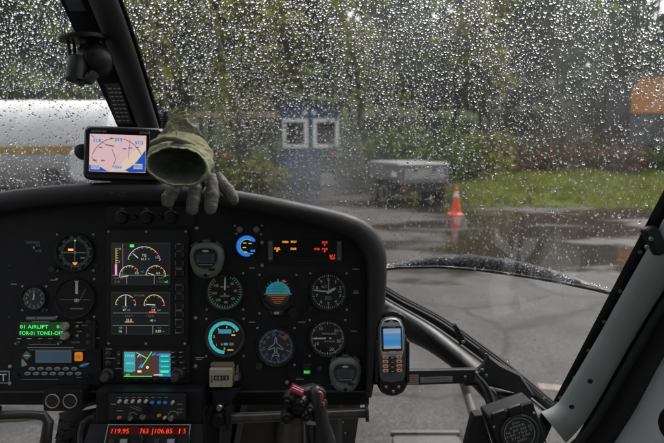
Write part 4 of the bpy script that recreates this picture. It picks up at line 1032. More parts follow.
SCR = MB(); SCR.lathe([(1.9, 0), (1.9, .5), (1.5, 1.), (.5, 1.1), (.45, .6), (0, .6)], n=12); SCR.box((0, 0, 1.0), (2.4, .45, .3)); SCRM = SCR.mesh('screw'); SCRM.materials.append(SCREW)
SML = MB(); SML.lathe([(1.25, 0), (1.25, .5), (.9, .9), (.3, .95), (0, .5)], n=10); SMLM = SML.mesh('screw'); SMLM.materials.append(SCREW)
DSC = MB(); DSC.lathe([(1.5, 0), (1.5, .5), (1.1, .9), (.4, .95), (0, .5)], n=10); DSCM = DSC.mesh('screw'); DSCM.materials.append(MID)
def screw(x, y, parent=None, me=SCRM, z=0., org=(332, 221.5)):
    o = part('screw', me, parent or panel, ((x - org[0]), (org[1] - y), z), random.uniform(0, 180)); return o
for x, y in ((10, 266), (9.8, 317), (10, 366.5), (10, 383.5), (96, 327), (96.5, 350), (96, 266), (80.5, 383.5), (104, 221), (197, 228), (195.5, 318), (195.5, 366.3), (237, 372.5), (218, 384), (287, 382.5), (262, 242.5), (213, 324), (262, 265.5), (103, 269)):
    screw(x, y, me=SCRM if x > 150 or y > 360 else DSCM)
mb = MB()
for x, y, w, h in ((121, 194, 4, .7), (127, 196, 3, .6), (132, 194, 5, .7), (132, 197, 4, .6), (119, 192.5, 2, .6)): mb.rect(*P(x, y), w, h, 20.6)
mb.build('print', mat('faint print', (.07, .07, .07), .6), panel, smooth=False)
mb = MB(); mb.plate(rrect(*P(-3, 377), 26, 12.5, .6), .1, .7); pl_ = mb.build('placard', mat('placard white', (.42, .43, .43), .5), panel)
mb = MB(); mb.plate(rrect(*P(-3, 377), 24, 10.5, .3), .7, .9); mb.build('placard_field', BLK, pl_)
mb = MB(); mb.text('ELT', *P(-1.6, 377.2), 7.6, 1.0, wid=17.5); mb.build('lettering', WHT, pl_, smooth=False)
for (x, y, w) in ((356, 269, 7), (354, 331, 6), (200, 357.5, 9), (199, 359.3, 6), (252, 322, 6), (302, 322, 7), (252, 268, 5), (356, 291, 4), (356, 293, 6), (14, 284, 6), (54, 272, 5), (54, 280, 7), (98, 338, 4), (300, 379, 8), (333, 384, 5)):
    mb = MB(); mb.rect(*P(x, y), w, .8, .3); mb.build('print', GREYP, panel, smooth=False)

# small selector row on the top of the panel
t = thing('selector_strip', 'black strip with three small knobs just under the hood, above the twin screens', 'control', frame(151, 216, D))
mb = MB(); mb.plate(rrect(0, 0, 88, 20, 2), 0, 2.5, .6); mb.build('plate', DARK, t)
for x in (-28, -3, 21):
    mb = MB(); mb.lathe([(6.5, 2), (6.5, 3.5), (5.4, 5.8), (2, 6.2), (0, 6.2)], x, -2, 24); k_ = mb.build('knob', DARK, t)
    mb = MB(); mb.arc(x, -2, 6.8, 7.3, -60, 50, 2.8, 12); mb.text('OFF' if x < -20 else 'SET', x, 7.2, 1.7, 2.8); mb.build('print', GREYP, k_, smooth=False)
for x in (-15, 9.5):
    mb = MB(); mb.lathe([(2.6, 2), (2.6, 4), (1.5, 5), (0, 5)], x, -1.5, 16); mb.build('push_button', DARK, t)

# ------------------------------------------------------------------ round gauges
def gauge(name, label, x, y, r, cat='gauge', bez=1.9, dial=DIAL, screws=True, bm=DARK, off=.93, deep=2.6):
    t = thing(name, label, cat, frame(x, y, D), 'round dials on the panel')
    mb = MB(); mb.lathe([(r + bez, 0), (r + bez, deep), (r + bez * .75, deep + .7), (r + bez * .35, deep + .7), (r, deep), (r - .35, .8)], n=56, cap=False); mb.v  # open ring
    b = mb.build('bezel', bm, t)
    mb = MB(); mb.plate(ell(0, 0, r, n=48), .2, .7); d = mb.build('dial', dial, t)
    mb = MB(); mb.plate(ell(0, 0, r - .2, n=48), 2.1, 2.3); mb.build('cover_glass', COVER, t)
    if screws:
        for sx in (-1, 1):
            for sy in (-1, 1): part('screw', SMLM, t, (sx * (r + bez) * off, sy * (r + bez) * off, 0.1))
    return t, d
def prn(d, m, fn, name='markings', z=.82):
    mb = MB(); fn(mb, z); return mb.build(name, m, d, smooth=False)
def ring_nums(mb, z, labels, r, h, a0, step, upright=True):
    for i, s in enumerate(labels):
        if s:
            a = a0 + step * i; mb.text(s, r * math.sin(R(a)), r * math.cos(R(a)), h, z, rot=0 if upright else -a)
def hand(t, a, L, w, tail=3, m=WHT, z=1.35, name='needle', tip=.3):
    mb = MB(); 
    M = Matrix.Rotation(R(-a), 4, 'Z'); o = [(-w / 2, -tail), (w / 2, -tail), (w * .5, L * .7), (w * tip / 2, L), (-w * tip / 2, L), (-w * .5, L * .7)]
    mb.plate([tuple((M @ Vector((*p, 0)))[:2]) for p in o], z, z + .3); return mb.build(name, m, t)
def hub(t, r, m=DIAL, z=1.6):
    mb = MB(); mb.lathe([(r, z - .4), (r, z + .1), (r * .6, z + .3), (0, z + .3)], n=16); mb.build('hub', m, t)
def knob(t, x, y, r, m=DARK, h=5, name='knob'):
    mb = MB(); n = 24; prof = [(r, 0), (r, h * .7), (r * .8, h), (0, h)]; mb.lathe(prof, x, y, n); return mb.build(name, m, t)

# course indicator
t, d = gauge('course_indicator', 'compass-card course indicator with a white cross and orange flag, upper left of panel', 75.5, 252.5, 17.5)
prn(d, mat('aqua print', (.3, .42, .42), .6), lambda m, z: (m.ticks(0, 0, 13.2, 14.6, 0, 355, 71, .35, z), m.ticks(0, 0, 12.6, 14.6, 0, 330, 11, .6, z), ring_nums(m, z, ['33', 'N', '3', '6', 'E', '12', '15', 'S', '21', '24', 'W', '30'], 11.2 + 4.6, 2.7, -15, 30, False)), 'compass_card')
prn(d, GREYP, lambda m, z: (m.arc(0, 0, 12.2, 12.5, 0, 360, z, 48), m.rect(7.5, -5.2, 4.5, 1.6, z)))
prn(d, mat('cross grey', (.4, .44, .42), .5), lambda m, z: (m.rect(0, 0, .8, 21, z + .5), m.rect(-.5, 0, 22, .8, z + .5), m.flat(ell(0, 0, 1.6, n=14), z + .55)), 'deviation_bars')
prn(d, E_A, lambda m, z: m.rect(-4.2, 2.8, 5.2, 1.9, z + .3), 'flag'); prn(d, E_O, lambda m, z: m.add([(-2.8, -10.2, z + .3), (0, -13, z + .3), (2.8, -10.2, z + .3), (1.5, -9.6, z + .3), (-1.5, -9.6, z + .3)], [(0, 1, 2, 3, 4)]), 'flag')
prn(d, E_G, lambda m, z: m.add([(-1, 11.2, z + .3), (1, 11.2, z + .3), (0, 13, z + .3)], [(0, 1, 2)]), 'lubber_mark'); prn(d, REDP, lambda m, z: m.rect(11.5, -.2, 1, 3, z + .3))
knob(t, -21, -16.5, 3.2, MID, 6)
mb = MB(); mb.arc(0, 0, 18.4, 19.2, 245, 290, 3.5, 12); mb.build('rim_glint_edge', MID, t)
# clock
t, d = gauge('clock', 'small round clock with white numerals, left of the black blank dial', 34.5, 298.3, 11.2, 'clock', 1.6, mat('dial blue black', (.012, .02, .026), .5))
prn(d, WHT, lambda m, z: (m.ticks(0, 0, 9.6, 10.4, 0, 354, 59, .22, z), m.ticks(0, 0, 9.2, 10.5, 0, 330, 11, .5, z), ring_nums(m, z, ['12', '1', '2', '3', '4', '5', '6', '7', '8', '9', '10', '11'], 7.6, 2.3, 0, 30)))
hand(t, 2, 6.5, 1.0, 1.5); hand(t, 10, 4.8, 1.5, 1.2, z=1.7); hub(t, .8); knob(t, 10.5, -11.5, 2., MID, 4)
# blank attitude dial
t, d = gauge('horizon_dial', 'large glossy black dial with a white bar on top, left of the twin screens', 75.5, 298, 18.6, 'gauge', 1.6, mat('deep black', (.004, .004, .005), .5, spec=.15))
prn(d, mat('soft grey', (.85, .85, .85), .4), lambda m, z: (m.rect(1.5, 10.5, 2.6, 12.5, z), m.rect(1.5, 16.8, 4.6, 1.2, z)))
prn(d, mat('horizon grey', (.35, .35, .35), .5), lambda m, z: (m.rect(0, -1.6, 30, .5, z), m.bar(4, -3, 11, 10, .5, z), m.rect(1.5, -10.5, 13, 1.1, z)))
prn(d, mat('soft grey', (.85, .85, .85), .4), lambda m, z: (m.rect(-.4, -2.4, .8, 3, z + .1), m.rect(1.4, -2.2, 2.2, 3.4, z + .1), m.rect(3.5, -2.4, .7, 3, z + .1)))
mb = MB(); mb.plate(rrect(*(41 - 58, 298 - 318), 26, 3.6, .4), 0, .5)
# airspeed
t, d = gauge('airspeed_indicator', 'dial with a green ring and a white needle pointing up, below the upper stopwatch', 225, 291.5, 17.6)
prn(d, GRNP, lambda m, z: m.arc(0, 0, 15.9, 17.3, 30, 322, z, 48), 'green_arc'); prn(d, REDP, lambda m, z: (m.tick(0, 0, 13.4, 17, -52, 1.1, z + .05), m.tick(0, 0, 13.4, 17, -44, 1.1, z + .05), m.tick(0, 0, 14, 17, -92, 1.3, z + .05)), 'limit_marks')
prn(d, WHT, lambda m, z: (m.ticks(0, 0, 14, 16.2, 22, 318, 30, .5, z + .02), ring_nums(m, z, ['20', '40', '60', '80', '100', '120', '140'], 10.6, 2.5, 42, 44), m.text('KNOTS', 0, 4.8, 1.8, z), m.text('AIRSPEED', 0, -4.5, 1.6, z)))
hand(t, 2, 14.5, 1.5, 3, tip=.7); hub(t, 1.8)
# attitude indicator
t, d = gauge('attitude_indicator', 'attitude indicator with turquoise sky half and orange ground lines', 278, 293.8, 15.6, screws=False)
def half_ball(m, z, a0):
    vs = []; K = 21
    for q in (1., .85, .65, .4, .15):
        for i in range(K): a = R(a0 + 180 * i / (K - 1)); vs.append((12.4 * q * math.cos(a), 12.4 * q * math.sin(a), z + 1.0 * math.sqrt(max(0, 1 - q * q))))
    m.add(vs, [(r_ * K + i, r_ * K + i + 1, (r_ + 1) * K + i + 1, (r_ + 1) * K + i) for r_ in range(4) for i in range(K - 1)]); b_ = len(m.v) - K; m.f.append(tuple(b_ + i for i in range(K)))
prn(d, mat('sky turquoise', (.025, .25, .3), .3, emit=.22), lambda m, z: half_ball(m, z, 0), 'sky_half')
prn(d, mat('ground brown', (.06, .032, .02), .4), lambda m, z: half_ball(m, z, 180), 'ground_half')
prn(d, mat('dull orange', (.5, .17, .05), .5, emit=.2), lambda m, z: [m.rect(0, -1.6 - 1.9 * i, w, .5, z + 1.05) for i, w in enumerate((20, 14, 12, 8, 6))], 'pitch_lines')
prn(d, mat('dark teal', (.01, .13, .15), .5), lambda m, z: [m.rect(0, 2.6 + 2.4 * i, w, .4, z + 1.05) for i, w in enumerate((10, 15, 8))], 'pitch_lines')
prn(d, WHT, lambda m, z: (m.rect(0, 0, 28, .6, z + 1.12), m.rect(0, 13.2, 1.2, 4.8, z + .3), m.ticks(0, 0, 13.3, 14.6, -60, -30, 2, .6, z + .1), m.ticks(0, 0, 13.3, 14.6, 30, 60, 2, .6, z + .1)), 'index_marks')
prn(d, E_R, lambda m, z: m.text('OFF', 6.6, 12.9, 2.0, z + .4), 'flag_lettering')
mb = MB(); mb.plate(rrect(0, -1, 40, 41, 3), .02, .16); mb.build('mounting_plate', DARK, t)
for sx, sy in ((-18.5, 19), (18.5, 19), (-18.5, -19.5)): part('screw', SMLM, t, (sx, sy, 0.6))
knob(t, 15.5, -18.5, 4.7, DARK, 7); mb = MB(); mb.arc(15.5, -18.5, 4.3, 4.9, 0, 360, 5.2, 24); mb.build('knob_ring', MID, t)
mb = MB(); mb.plate(rrect(-1, -18.5, 14, 4, 1.5), .8, 4, .8); mb.build('slip_tube', MID, t); mb = MB(); mb.plate(rrect(-1, -18.5, 5, 2.4, 1), 4, 4.4); mb.build('slip_window', GREYP, t)
# altimeter
t, d = gauge('altimeter', 'altimeter with ten numerals and two pale hands, top right of the dials', 328.5, 291.5, 17.6)
prn(d, WHT, lambda m, z: (m.ticks(0, 0, 15.4, 16.8, 0, 352.8, 49, .35, z), m.ticks(0, 0, 14.8, 16.8, 0, 324, 9, .7, z), ring_nums(m, z, ['0', '1', '2', '3', '4', '5', '6', '7', '8', '9'], 12.2, 3.2, 0, 36), m.text('ALT', -4.3, 5.0, 2.2, z)))
prn(d, mat('window grey', (.16, .2, .19), .5), lambda m, z: (m.rect(-.5, -6.5, 6.2, 3.4, z), m.rect(11.4, -.2, 3.4, 2, z))); prn(d, DIAL, lambda m, z: m.text('888', -.5, -6.5, 2.4, z + .05), 'digits')
hand(t, -84, 15, 1.5, 3, mat('hand pale green', (.55, .62, .55), .5), tip=.8); hand(t, 63, 8.2, 2.6, 2, mat('hand pale green', (.55, .62, .55), .5), z=1.75); hand(t, 1, 14, .8, 2, GREYP, z=1.2); hub(t, 1.5); knob(t, -17.8, -16.5, 3, DARK, 5)
# cyan electronic gauge
t, d = gauge('torque_gauge', 'black electronic dial with a thick turquoise arc and yellow numerals', 225, 337.5, 17.2, bez=2.8, bm=MID, dial=mat('lcd black', (.004, .005, .005), .3))
prn(d, E_C, lambda m, z: m.arc(0, 0, 13, 16.4, -178, 62, z, 48), 'arc_scale')
prn(d, E_Y, lambda m, z: (ring_nums(m, z, ['0', '1', '2', '4', '6', '7'], 10.8, 2.3, -178, 47), m.rect(5.5, -12.2, 6, 1., z), m.rect(8.5, 2.6, 4, 1.3, z), m.ticks(0, 0, 13, 14.2, -178, 62, 10, .5, z + .05), m.text('%', -3, -6.6, 1.8, z)), 'numerals')
prn(d, mat('lcd blue', (.02, .2, .32), .4, emit=.5), lambda m, z: (m.rect(0, 6.3, 13, 4.4, z), m.rect(1, -6.4, 4.2, 2.4, z)), 'readout'); prn(d, CREAM, lambda m, z: m.rect(6.6, -6.4, 4.6, 2.6, z), 'readout')
# direction gyro
t, d = gauge('direction_gyro', 'blue-black compass dial with a white aircraft outline and a red bug', 276, 346.5, 18, dial=mat('dial navy', (.014, .022, .042), .5))
BLP = mat('pale blue print', (.42, .5, .62), .5)
prn(d, BLP, lambda m, z: (m.ticks(0, 0, 14.6, 16.8, 5, 360, 71, .35, z), m.ticks(0, 0, 14, 16.9, 20, 350, 11, .65, z), ring_nums(m, z, ['N', '3', '6', 'E', '12', '15', 'S', '21', '24', 'W', '30', '33'], 12.2, 2.7, 20, 30, False)), 'compass_card')
def plane_outline(m, z):
    pts = [(0, 10), (.9, 7.5), (1.1, 3.6), (7.2, -1.5), (7.2, -3), (1.2, -.6), (.9, -6), (3.4, -8.4), (3.4, -9.4), (0, -8.2)]
    q = pts + [(-x, y) for x, y in reversed(pts[1:-1])]
    for i in range(len(q)): a, b = q[i], q[(i + 1) % len(q)]; m.bar(*a, *b, .75, z + .6)
prn(d, mat('white blue', (.6, .68, .75), .4), plane_outline, 'aircraft_symbol')
prn(d, mat('bug red', (.7, .12, .07), .4), lambda m, z: m.bar(5.8, 8.8, 12.2, 11.4, 2.4, z + .5), 'heading_bug'); knob(t, -16.5, -19, 3.8, MID, 6); prn(d, WHT, lambda m, z: m.tick(0, 0, 15.2, 17.6, 0, .9, z + .4), 'lubber_line')
# vertical speed
t, d = gauge('vertical_speed_indicator', 'vertical speed dial with its needle pointing left, above the lower stopwatch', 327.5, 338, 17.3)
prn(d, WHT, lambda m, z: (m.ticks(0, 0, 14.8, 16.6, -90, 270, 60, .4, z), m.ticks(0, 0, 13.8, 16.6, -90, 270, 12, .7, z), ring_nums(m, z, ['0', '', '10', '', '', '20', '', '30', '', '20', '', '', '10'], 11.6, 3.1, -90, 27.7), m.text('VERTICAL SPEED', 1.5, 4.6, 1.7, z, wid=15), m.text('100 FT PER MIN', 2, -3.2, 1.3, z, wid=11)))
hand(t, -91, 15, 1.5, 4, tip=.6); hub(t, 1.6)
# round blue arc gauge at the top with two light knobs
t, d = gauge('blue_arc_gauge', 'small electronic dial with a bright blue arc, right of the upper stopwatch', 247, 246, 10.8, bez=.8, screws=False, dial=mat('lcd black', (.004, .005, .005), .3), deep=1.6)
prn(d, E_B, lambda m, z: m.arc(0, 0, 7.2, 10.4, -200, 58, z, 40), 'arc_scale'); prn(d, mat('lcd lit cyan', (.2, .5, .3), .4, emit=.5), lambda m, z: m.arc(0, 0, 6.4, 7.0, -190, 40, z, 30), 'arc_line'); prn(d, E_B, lambda m, z: m.rect(6, -4.8, 4.6, 2.2, z), 'readout')
prn(d, E_W, lambda m, z: (m.rect(-2, 3, 3.4, .8, z), m.rect(3.2, 2.6, 3, .8, z), m.rect(-2.5, -1.5, 3.2, .8, z), m.rect(-1.5, -5.8, 2.6, .8, z), m.rect(4.4, -7.6, 3.6, .6, z)), 'digits')
t = thing('indicator_lamp_pair', 'black plate with two round dull lamps above the blue arc dial', 'lamp', frame(248.5, 229.5, D))
mb = MB(); mb.plate(rrect(0, -.5, 31, 10.5, 1), 0, .8, .2); mb.build('plate', DARK, t)
for x in (-8.5, 8):
    mb = MB(); mb.lathe([(3.2, .6), (3.2, 2), (2.5, 2.6), (2.4, 1.9), (0, 2.6)], x, 0, 20); mb.build('lamp', mat('dull lens', (.22, .2, .17), .35, var=.3, scale=300), t)
for x, y in ((-13.5, 3.8), (13.5, 3.8), (-12, -4.4), (12.5, -4.6)): part('screw', SMLM, t, (x, y, .4))

# ------------------------------------------------------------------ warning light panel
t = thing('warning_panel', 'black caption panel with lit amber and red warning words', 'warning panel', frame(305, 250.5, D))
mb = MB(); mb.plate(rrect(0, 0, 75, 22.5, .8), 0, 2.2, .4); mb.build('case', BLK, t)
mb = MB(); mb.plate(rrect(0, 0, 60, 18.5, .4), 2.2, 2.6); mb.build('lens', mat('smoked lens', (.006, .006, .006), .2), t)
for sx in (-34.2, 34.2):
    mb = MB(); mb.plate(rrect(sx, 0, 4.8, 19.5, .8), 2.2, 3.2, .3); mb.build('end_strip', mat('strip grey', (.09, .09, .1), .45), t)
    for sy in (-7.4, 7.4): part('screw', SMLM, t, (sx, sy, 3.2))
for s, x, y, m in (('HORN', 285.6, 241.8, E_A), ('PITOT', 294, 241.8, E_A), ('FUEL', 277.8, 248.4, E_A), ('P', 277.8, 250.9, E_A), ('DOOR', 293.8, 248.6, E_A), ('ENG', 324.9, 242.2, E_R), ('P', 324.9, 244.8, E_R), ('HYDR', 317, 248.8, E_R), ('MGB', 324.9, 248.8, E_R), ('P', 324.9, 251.4, E_R), ('BAT', 332.5, 255.6, E_R), ('TEMP', 332.5, 258.2, E_R)):
    mb = MB(); mb.text(s, x - 305, 250.5 - y, 2.2, 2.75, wid=(1.6 if s == 'P' else 5.6)); mb.build('caption', m, t, smooth=False)

# ------------------------------------------------------------------ twin screen engine display
t = thing('engine_display', 'tall black unit with two dark screens of engine gauges and side keys', 'display', frame(148.5, 287.5, D))
o_ = (148.5, 287.5); Q = lambda x, y: (x - o_[0], o_[1] - y)
mb = MB(); mb.plate(rrect(0, 0, 82, 117, 2), 0, 4.5, .8); mb.build('case', DARK, t)
for x, y in ((110.5, 231.5), (148, 231.5), (187, 231.5), (110.5, 342.5), (147.5, 342.8), (186, 342.8)): screw(x, y, t, SMLM, 4.3, o_)
def screen(y0, y1):
    x0, x1 = 114.3, 170.5; cx_, cy_ = Q((x0 + x1) / 2, (y0 + y1) / 2); w, h = x1 - x0, y1 - y0
    fr = MB(); fr.plate(rrect(cx_, cy_, w + 2, h + 2, .5), 4.4, 5.0, .2); fr.build('screen_frame', mat('bezel brown', (.1, .085, .075), .5), t)
    mb = MB(); mb.plate(rrect(cx_, cy_, w, h, .2), 5.0, 5.2); return mb.build('screen', E_K, t)
z = 5.3
def pr(s, m, fn, name='graphic'): mb = MB(); fn(mb); return mb.build(name, m, s, smooth=False)
s1 = screen(243.5, 283.5); s2 = screen(292.3, 332.6)
def dial_arc(c, r, a0, a1, parent, segs, needle, n=6, w=.55):
    for m, f0, f1 in segs: pr(parent, m, lambda mb: mb.arc(*c, r - w, r, a0 + (a1 - a0) * f0, a0 + (a1 - a0) * f1, z, 16), 'scale_arc')
    pr(parent, E_W, lambda mb: (mb.ticks(*c, r - 1.9, r - .2, a0, a1, n, .38, z + .04)), 'scale_ticks')
    pr(parent, E_W, lambda mb: mb.tick(*c, needle[1], r - 1.8, needle[0], .95, z + .06, .6), 'pointer')
dial_arc(Q(146, 263), 16.8, -75, 78, s1, ((E_W, 0, .62), (E_Y, .62, .74), (E_R, .74, .86), (E_R, .9, 1)), (-48, 8), 9)
dial_arc(Q(131.5, 275), 10, -100, 60, s1, ((E_W, 0, .7), (E_Y, .7, .8), (E_R, .85, 1)), (-100, 1), 8)
dial_arc(Q(157.5, 275), 10, -85, 95, s1, ((E_W, 0, .3), (E_Y, .3, .62), (E_R, .65, .8), (E_Y, .8, 1)), (-72, 2), 6)
E_D = mat('lit divider', (.34, .29, .19), .5, emit=.3)
pr(s1, E_D, lambda mb: (mb.rect(*Q(125, 259), .5, 31, z), mb.rect(*Q(142.5, 274.6), 56, .4, z), mb.rect(*Q(128.8, 279.3), .6, 8, z), mb.rect(*Q(156, 279.3), .6, 8, z)), 'divider')
pr(s1, E_M, lambda mb: mb.rect(*Q(118.2, 269.3), 2.2, 11, z), 'fuel_bar'); pr(s1, E_Y, lambda mb: (mb.rect(*Q(118.2, 256), .5, 16, z), mb.ticks(*Q(118, 264), 0, 0.1, 0, 1, 1, .1, z), [mb.rect(*Q(119.4, 248 + 2.4 * i), 2, .35, z) for i in range(7)]), 'fuel_scale')
pr(s1, E_G, lambda mb: mb.rect(*Q(134, 245.6), 4, 2.6, z), 'status_block'); pr(s1, E_C, lambda mb: (mb.text('NG', *Q(159.3, 257), 2.2, z), mb.text('%', *Q(150.6, 258.6), 1.8, z), mb.text('oC', *Q(144.2, 271), 1.7, z), mb.text('%', *Q(165.6, 272.5), 1.7, z)), 'unit_lettering')
pr(s1, E_W, lambda mb: (mb.text('TQ', *Q(146, 255), 2.2, z), mb.text('61.1', *Q(145.4, 258.6), 2.3, z), mb.text('0.0', *Q(138.8, 272.4), 2.2, z), mb.text('0.0', *Q(160, 272.6), 2.2, z), mb.text('10', *Q(122, 248.5), 1.8, z), mb.text('5', *Q(121.4, 261.2), 1.8, z)), 'digits')
pr(s1, CREAM, lambda mb: (mb.text('FUEL QTY', *Q(121.6, 277.4), 1.7, z, wid=11), mb.text('OAT', *Q(163, 277.4), 1.9, z), mb.text('018', *Q(119.4, 281), 2.3, z), mb.text('+11.5', *Q(162, 281), 2.3, z, wid=7)), 'caption_lettering'); pr(s1, E_G, lambda mb: mb.text('oC', *Q(168, 281), 1.9, z), 'unit_lettering')
dial_arc(Q(127.8, 304), 10.2, -88, 88, s2, ((E_Y, 0, .28), (E_W, .28, .75), (E_R, .85, 1)), (1, -1), 6)
dial_arc(Q(156, 304), 10.2, -95, 95, s2, ((E_Y, 0, .3), (E_W, .3, .5), (E_Y, .5, .92), (E_R, .94, 1)), (-86, -1), 6)
pr(s2, E_D, lambda mb: (mb.rect(*Q(142.5, 312), 55, .4, z), mb.rect(*Q(142.5, 324.3), 55, .4, z), mb.rect(*Q(128.4, 328.5), .6, 8, z), mb.rect(*Q(154.6, 328.5), .6, 8, z)), 'divider')
pr(s2, CREAM, lambda mb: (mb.text('ENGINE', *Q(141.5, 294.7), 1.9, z, wid=10), mb.text('TEMP', *Q(127, 306), 1.8, z), mb.text('PRES', *Q(156, 306.4), 1.8, z), mb.text('VOLT', *Q(131, 315), 1.8, z, wid=8), mb.text('I GEN', *Q(152, 315), 1.8, z, wid=8), mb.text('FLI', *Q(161, 326.6), 1.7, z)), 'caption_lettering')
pr(s2, E_W, lambda mb: (mb.text('67', *Q(126.6, 308.8), 2.2, z), mb.text('3.8', *Q(155, 309), 2.2, z), mb.text('25.8', *Q(131, 319), 2.4, z), mb.text('40', *Q(153.4, 319.4), 2.2, z), mb.text('16', *Q(122.6, 330), 2.6, z), mb.text('3:30', *Q(160, 330), 2.4, z)), 'digits')
pr(s2, E_Y, lambda mb: mb.rect(*Q(131.2, 320.9), 8.5, .7, z), 'underline'); pr(s2, E_R, lambda mb: mb.rect(*Q(154.6, 311.2), 7, 1., z + .05), 'underline')
pr(s2, E_C, lambda mb: (mb.text('oC', *Q(130.8, 308.8), 1.9, z), mb.text('bar', *Q(161, 309), 1.9, z), mb.text('A', *Q(156.6, 319.4), 1.9, z), mb.text('NR', *Q(123, 326.6), 1.8, z), mb.text('m', *Q(165.4, 330), 1.8, z), mb.text('O', *Q(137.2, 304.4), 1.6, z)), 'unit_lettering')
KEYS = [247, 254.5, 263, 272.5, 283.5 + 4, 296.5, 305, 313.5, 322, 330]
for k_, y in enumerate(KEYS[:10]):
    mb = MB(); c = Q(181, y); mb.plate(rrect(*c, 8.6, 7, .8), 4.4, 5.8, .5); kk = mb.build('key', DARK, t)
    mb = MB(); zz = 6.0
    for sx in (-1, 1): mb.rect(c[0] + sx * 3.7, c[1], .5, 4.4, zz)
    mb.rect(c[0], c[1] + (3.6 if k_ % 2 else -3.6), 5.5, .45, zz); mb.build('key_print', mat('key print', (.16, .16, .16), .6), kk, smooth=False)
for y, s in ((243.8, 'OFF'), (268, 'SCROLL'), (284, 'SELECT'), (309.5, 'ENTER'), (318.3, 'BRT+'), (331.5, 'BRT-')):
    mb = MB(); mb.text(s, *Q(180.5, y), 1.5, 6.1, wid=4 if s == 'OFF' else 6.5); mb.build('key_lettering', GREYP, t, smooth=False)

# ------------------------------------------------------------------ radio with green text display
t = thing('radio_display', 'black radio with two lines of green text and small switches, lower left', 'radio', frame(57, 334.5, D)); o_ = (57, 334.5)
mb = MB(); mb.plate(rrect(0, 0, 79, 29, 1), 0, 3, .6); mb.build('case', DARK, t)
mb = MB(); mb.plate(rrect(*Q(44.5, 328.5), 45, 14, .3), 3, 3.2); s = mb.build('screen', mat('green lcd', (.004, .02, .006), .2, emit=.8), t)
pr(s, E_G, lambda mb: (mb.text('01 AIRLIFT', *Q(22, 326), 3.6, 3.35, al='l', wid=28), mb.text('0-', *Q(58.6, 326), 3.4, 3.35, al='l', wid=4), mb.text('FOR-01 TONE1-OFF', *Q(21.8, 332.3), 3.6, 3.35, al='l', wid=43)), 'lettering')
for y in (325.4, 334.6): k_ = knob(t, *Q(67.3, y), 4., mat('ivory knob', (.32, .3, .25), .5, var=.3, scale=300), 8)
for x, y in ((79, 325.5), (79, 335)):
    mb = MB(); a = Q(x, y); mb.lathe([(1.4, 3), (1.4, 4)], a[0], a[1], 12); mb.tube([(a[0], a[1], 3.6), (a[0] + 2.4, a[1] + 1.2, 8)], [.8, 1.1], 8); mb.build('toggle', CHROME, t)
for x in (21, 31, 42, 52, 63):
    a = Q(x, 341.5)
    mb = MB(); mb.lathe([(1.2, 3), (1.2, 4)], a[0], a[1], 12); mb.tube([(a[0], a[1], 3.6), (a[0] - 1.2, a[1] - .5, 7)], [.7, 1.5], 8) if x in (21, 63) else mb.plate(rrect(a[0], a[1], 3, 2, .4), 3, 4.5, .3); mb.build('switch', CHROME if x in (21, 63) else MID, t)
    pr(t, WHT if x in (21, 31) else GREYP, lambda mb: mb.rect(a[0], a[1] + 3.6, 4.4, .8, 3.1), 'print')
pr(t, GREYP, lambda mb: (mb.rect(*Q(44, 343.6), 28, .6, 3.1), mb.text('VOLUME', *Q(77, 341.6), 1.5, 3.1), mb.rect(*Q(81, 321.8), 5, .6, 3.1), mb.rect(*Q(86, 324.6), 6, .5, 3.1), mb.rect(*Q(81, 330.8), 4, .8, 3.1), mb.rect(*Q(42, 321), 17, .5, 3.1)), 'print')
for y in (322, 335, 342): mb = MB(); mb.lathe([(2.4, 2.8), (2.4, 3.8), (1.8, 4.2), (0, 4.2)], *Q(90, y), 18); mb.build('push_button', MID, t)
t = thing('text_strip', 'narrow grey dymo strip under the small clock', 'placard', frame(41.5, 318, D)); mb = MB(); mb.plate(rrect(0, 0, 31, 3.8, .4), 0, .7, .2); mb.build('strip', mat('dymo grey', (.1, .11, .13), .5), t)
mb = MB(); [mb.rect(-13 + i * 2.0, 0, 1.4, 1.5, .8) for i in range(14) if i != 4]; mb.build('print', GREYP, t, smooth=False)

# ------------------------------------------------------------------ tracker keypad with blue-grey LCD
t = thing('tracking_keypad', 'black keypad unit with blue-grey display, orange button and oval keys', 'keypad', frame(58, 366.5, D)); o_ = (58, 366.5)
mb = MB(); mb.plate(rrect(0, 0, 88, 35, 1), 0, 1.6, .4); mb.build('case', BLK, t)
mb = MB(); mb.plate(rrect(*Q(54.5, 356), 35.5, 12, .6), 1.6, 2.1); f_ = mb.build('display_frame', mat('frame white', (.42, .42, .42), .5), t)
mb = MB(); mb.plate(rrect(*Q(54.5, 356), 33.8, 10.3, .3), 2.1, 2.3); mb.build('display', mat('lcd slate', (.03, .055, .085), .2, emit=.35), f_)
mb = MB(); mb.plate(rrect(*Q(79.7, 356), 7.6, 8.6, 1.2), 1.6, 3.4, .5); b_o = mb.build('orange_button', mat('orange key', (.75, .26, .01), .4, emit=.25), t)
pr(b_o, mat('orange print', (.3, .12, .02), .5), lambda mb: (mb.rect(*Q(79.7, 355), 4.4, .6, 3.5), mb.rect(*Q(79.7, 357), 4.4, .6, 3.5)), 'print')
KEYM = mat('grey key', (.25, .29, .29), .45)
for i in range(6):
    mb = MB(); mb.plate(ell(*Q(33.2 + 8.4 * i, 368.2), 3.2, 1.8, 18), 1.6, 2.9, .6); k_ = mb.build('key', KEYM, t); pr(k_, DIAL, lambda mb: mb.rect(*Q(33.2 + 8.4 * i, 368.2), 1.6, .9, 3.0), 'print')
for i in range(7):
    mb = MB(); mb.plate(ell(*Q(28.8 + 8.4 * i, 373), 3.2, 1.8, 18), 1.6, 2.9, .6); k_ = mb.build('key', KEYM, t); pr(k_, DIAL, lambda mb: mb.rect(*Q(28.8 + 8.4 * i, 373), 1.6, .9, 3.0), 'print')
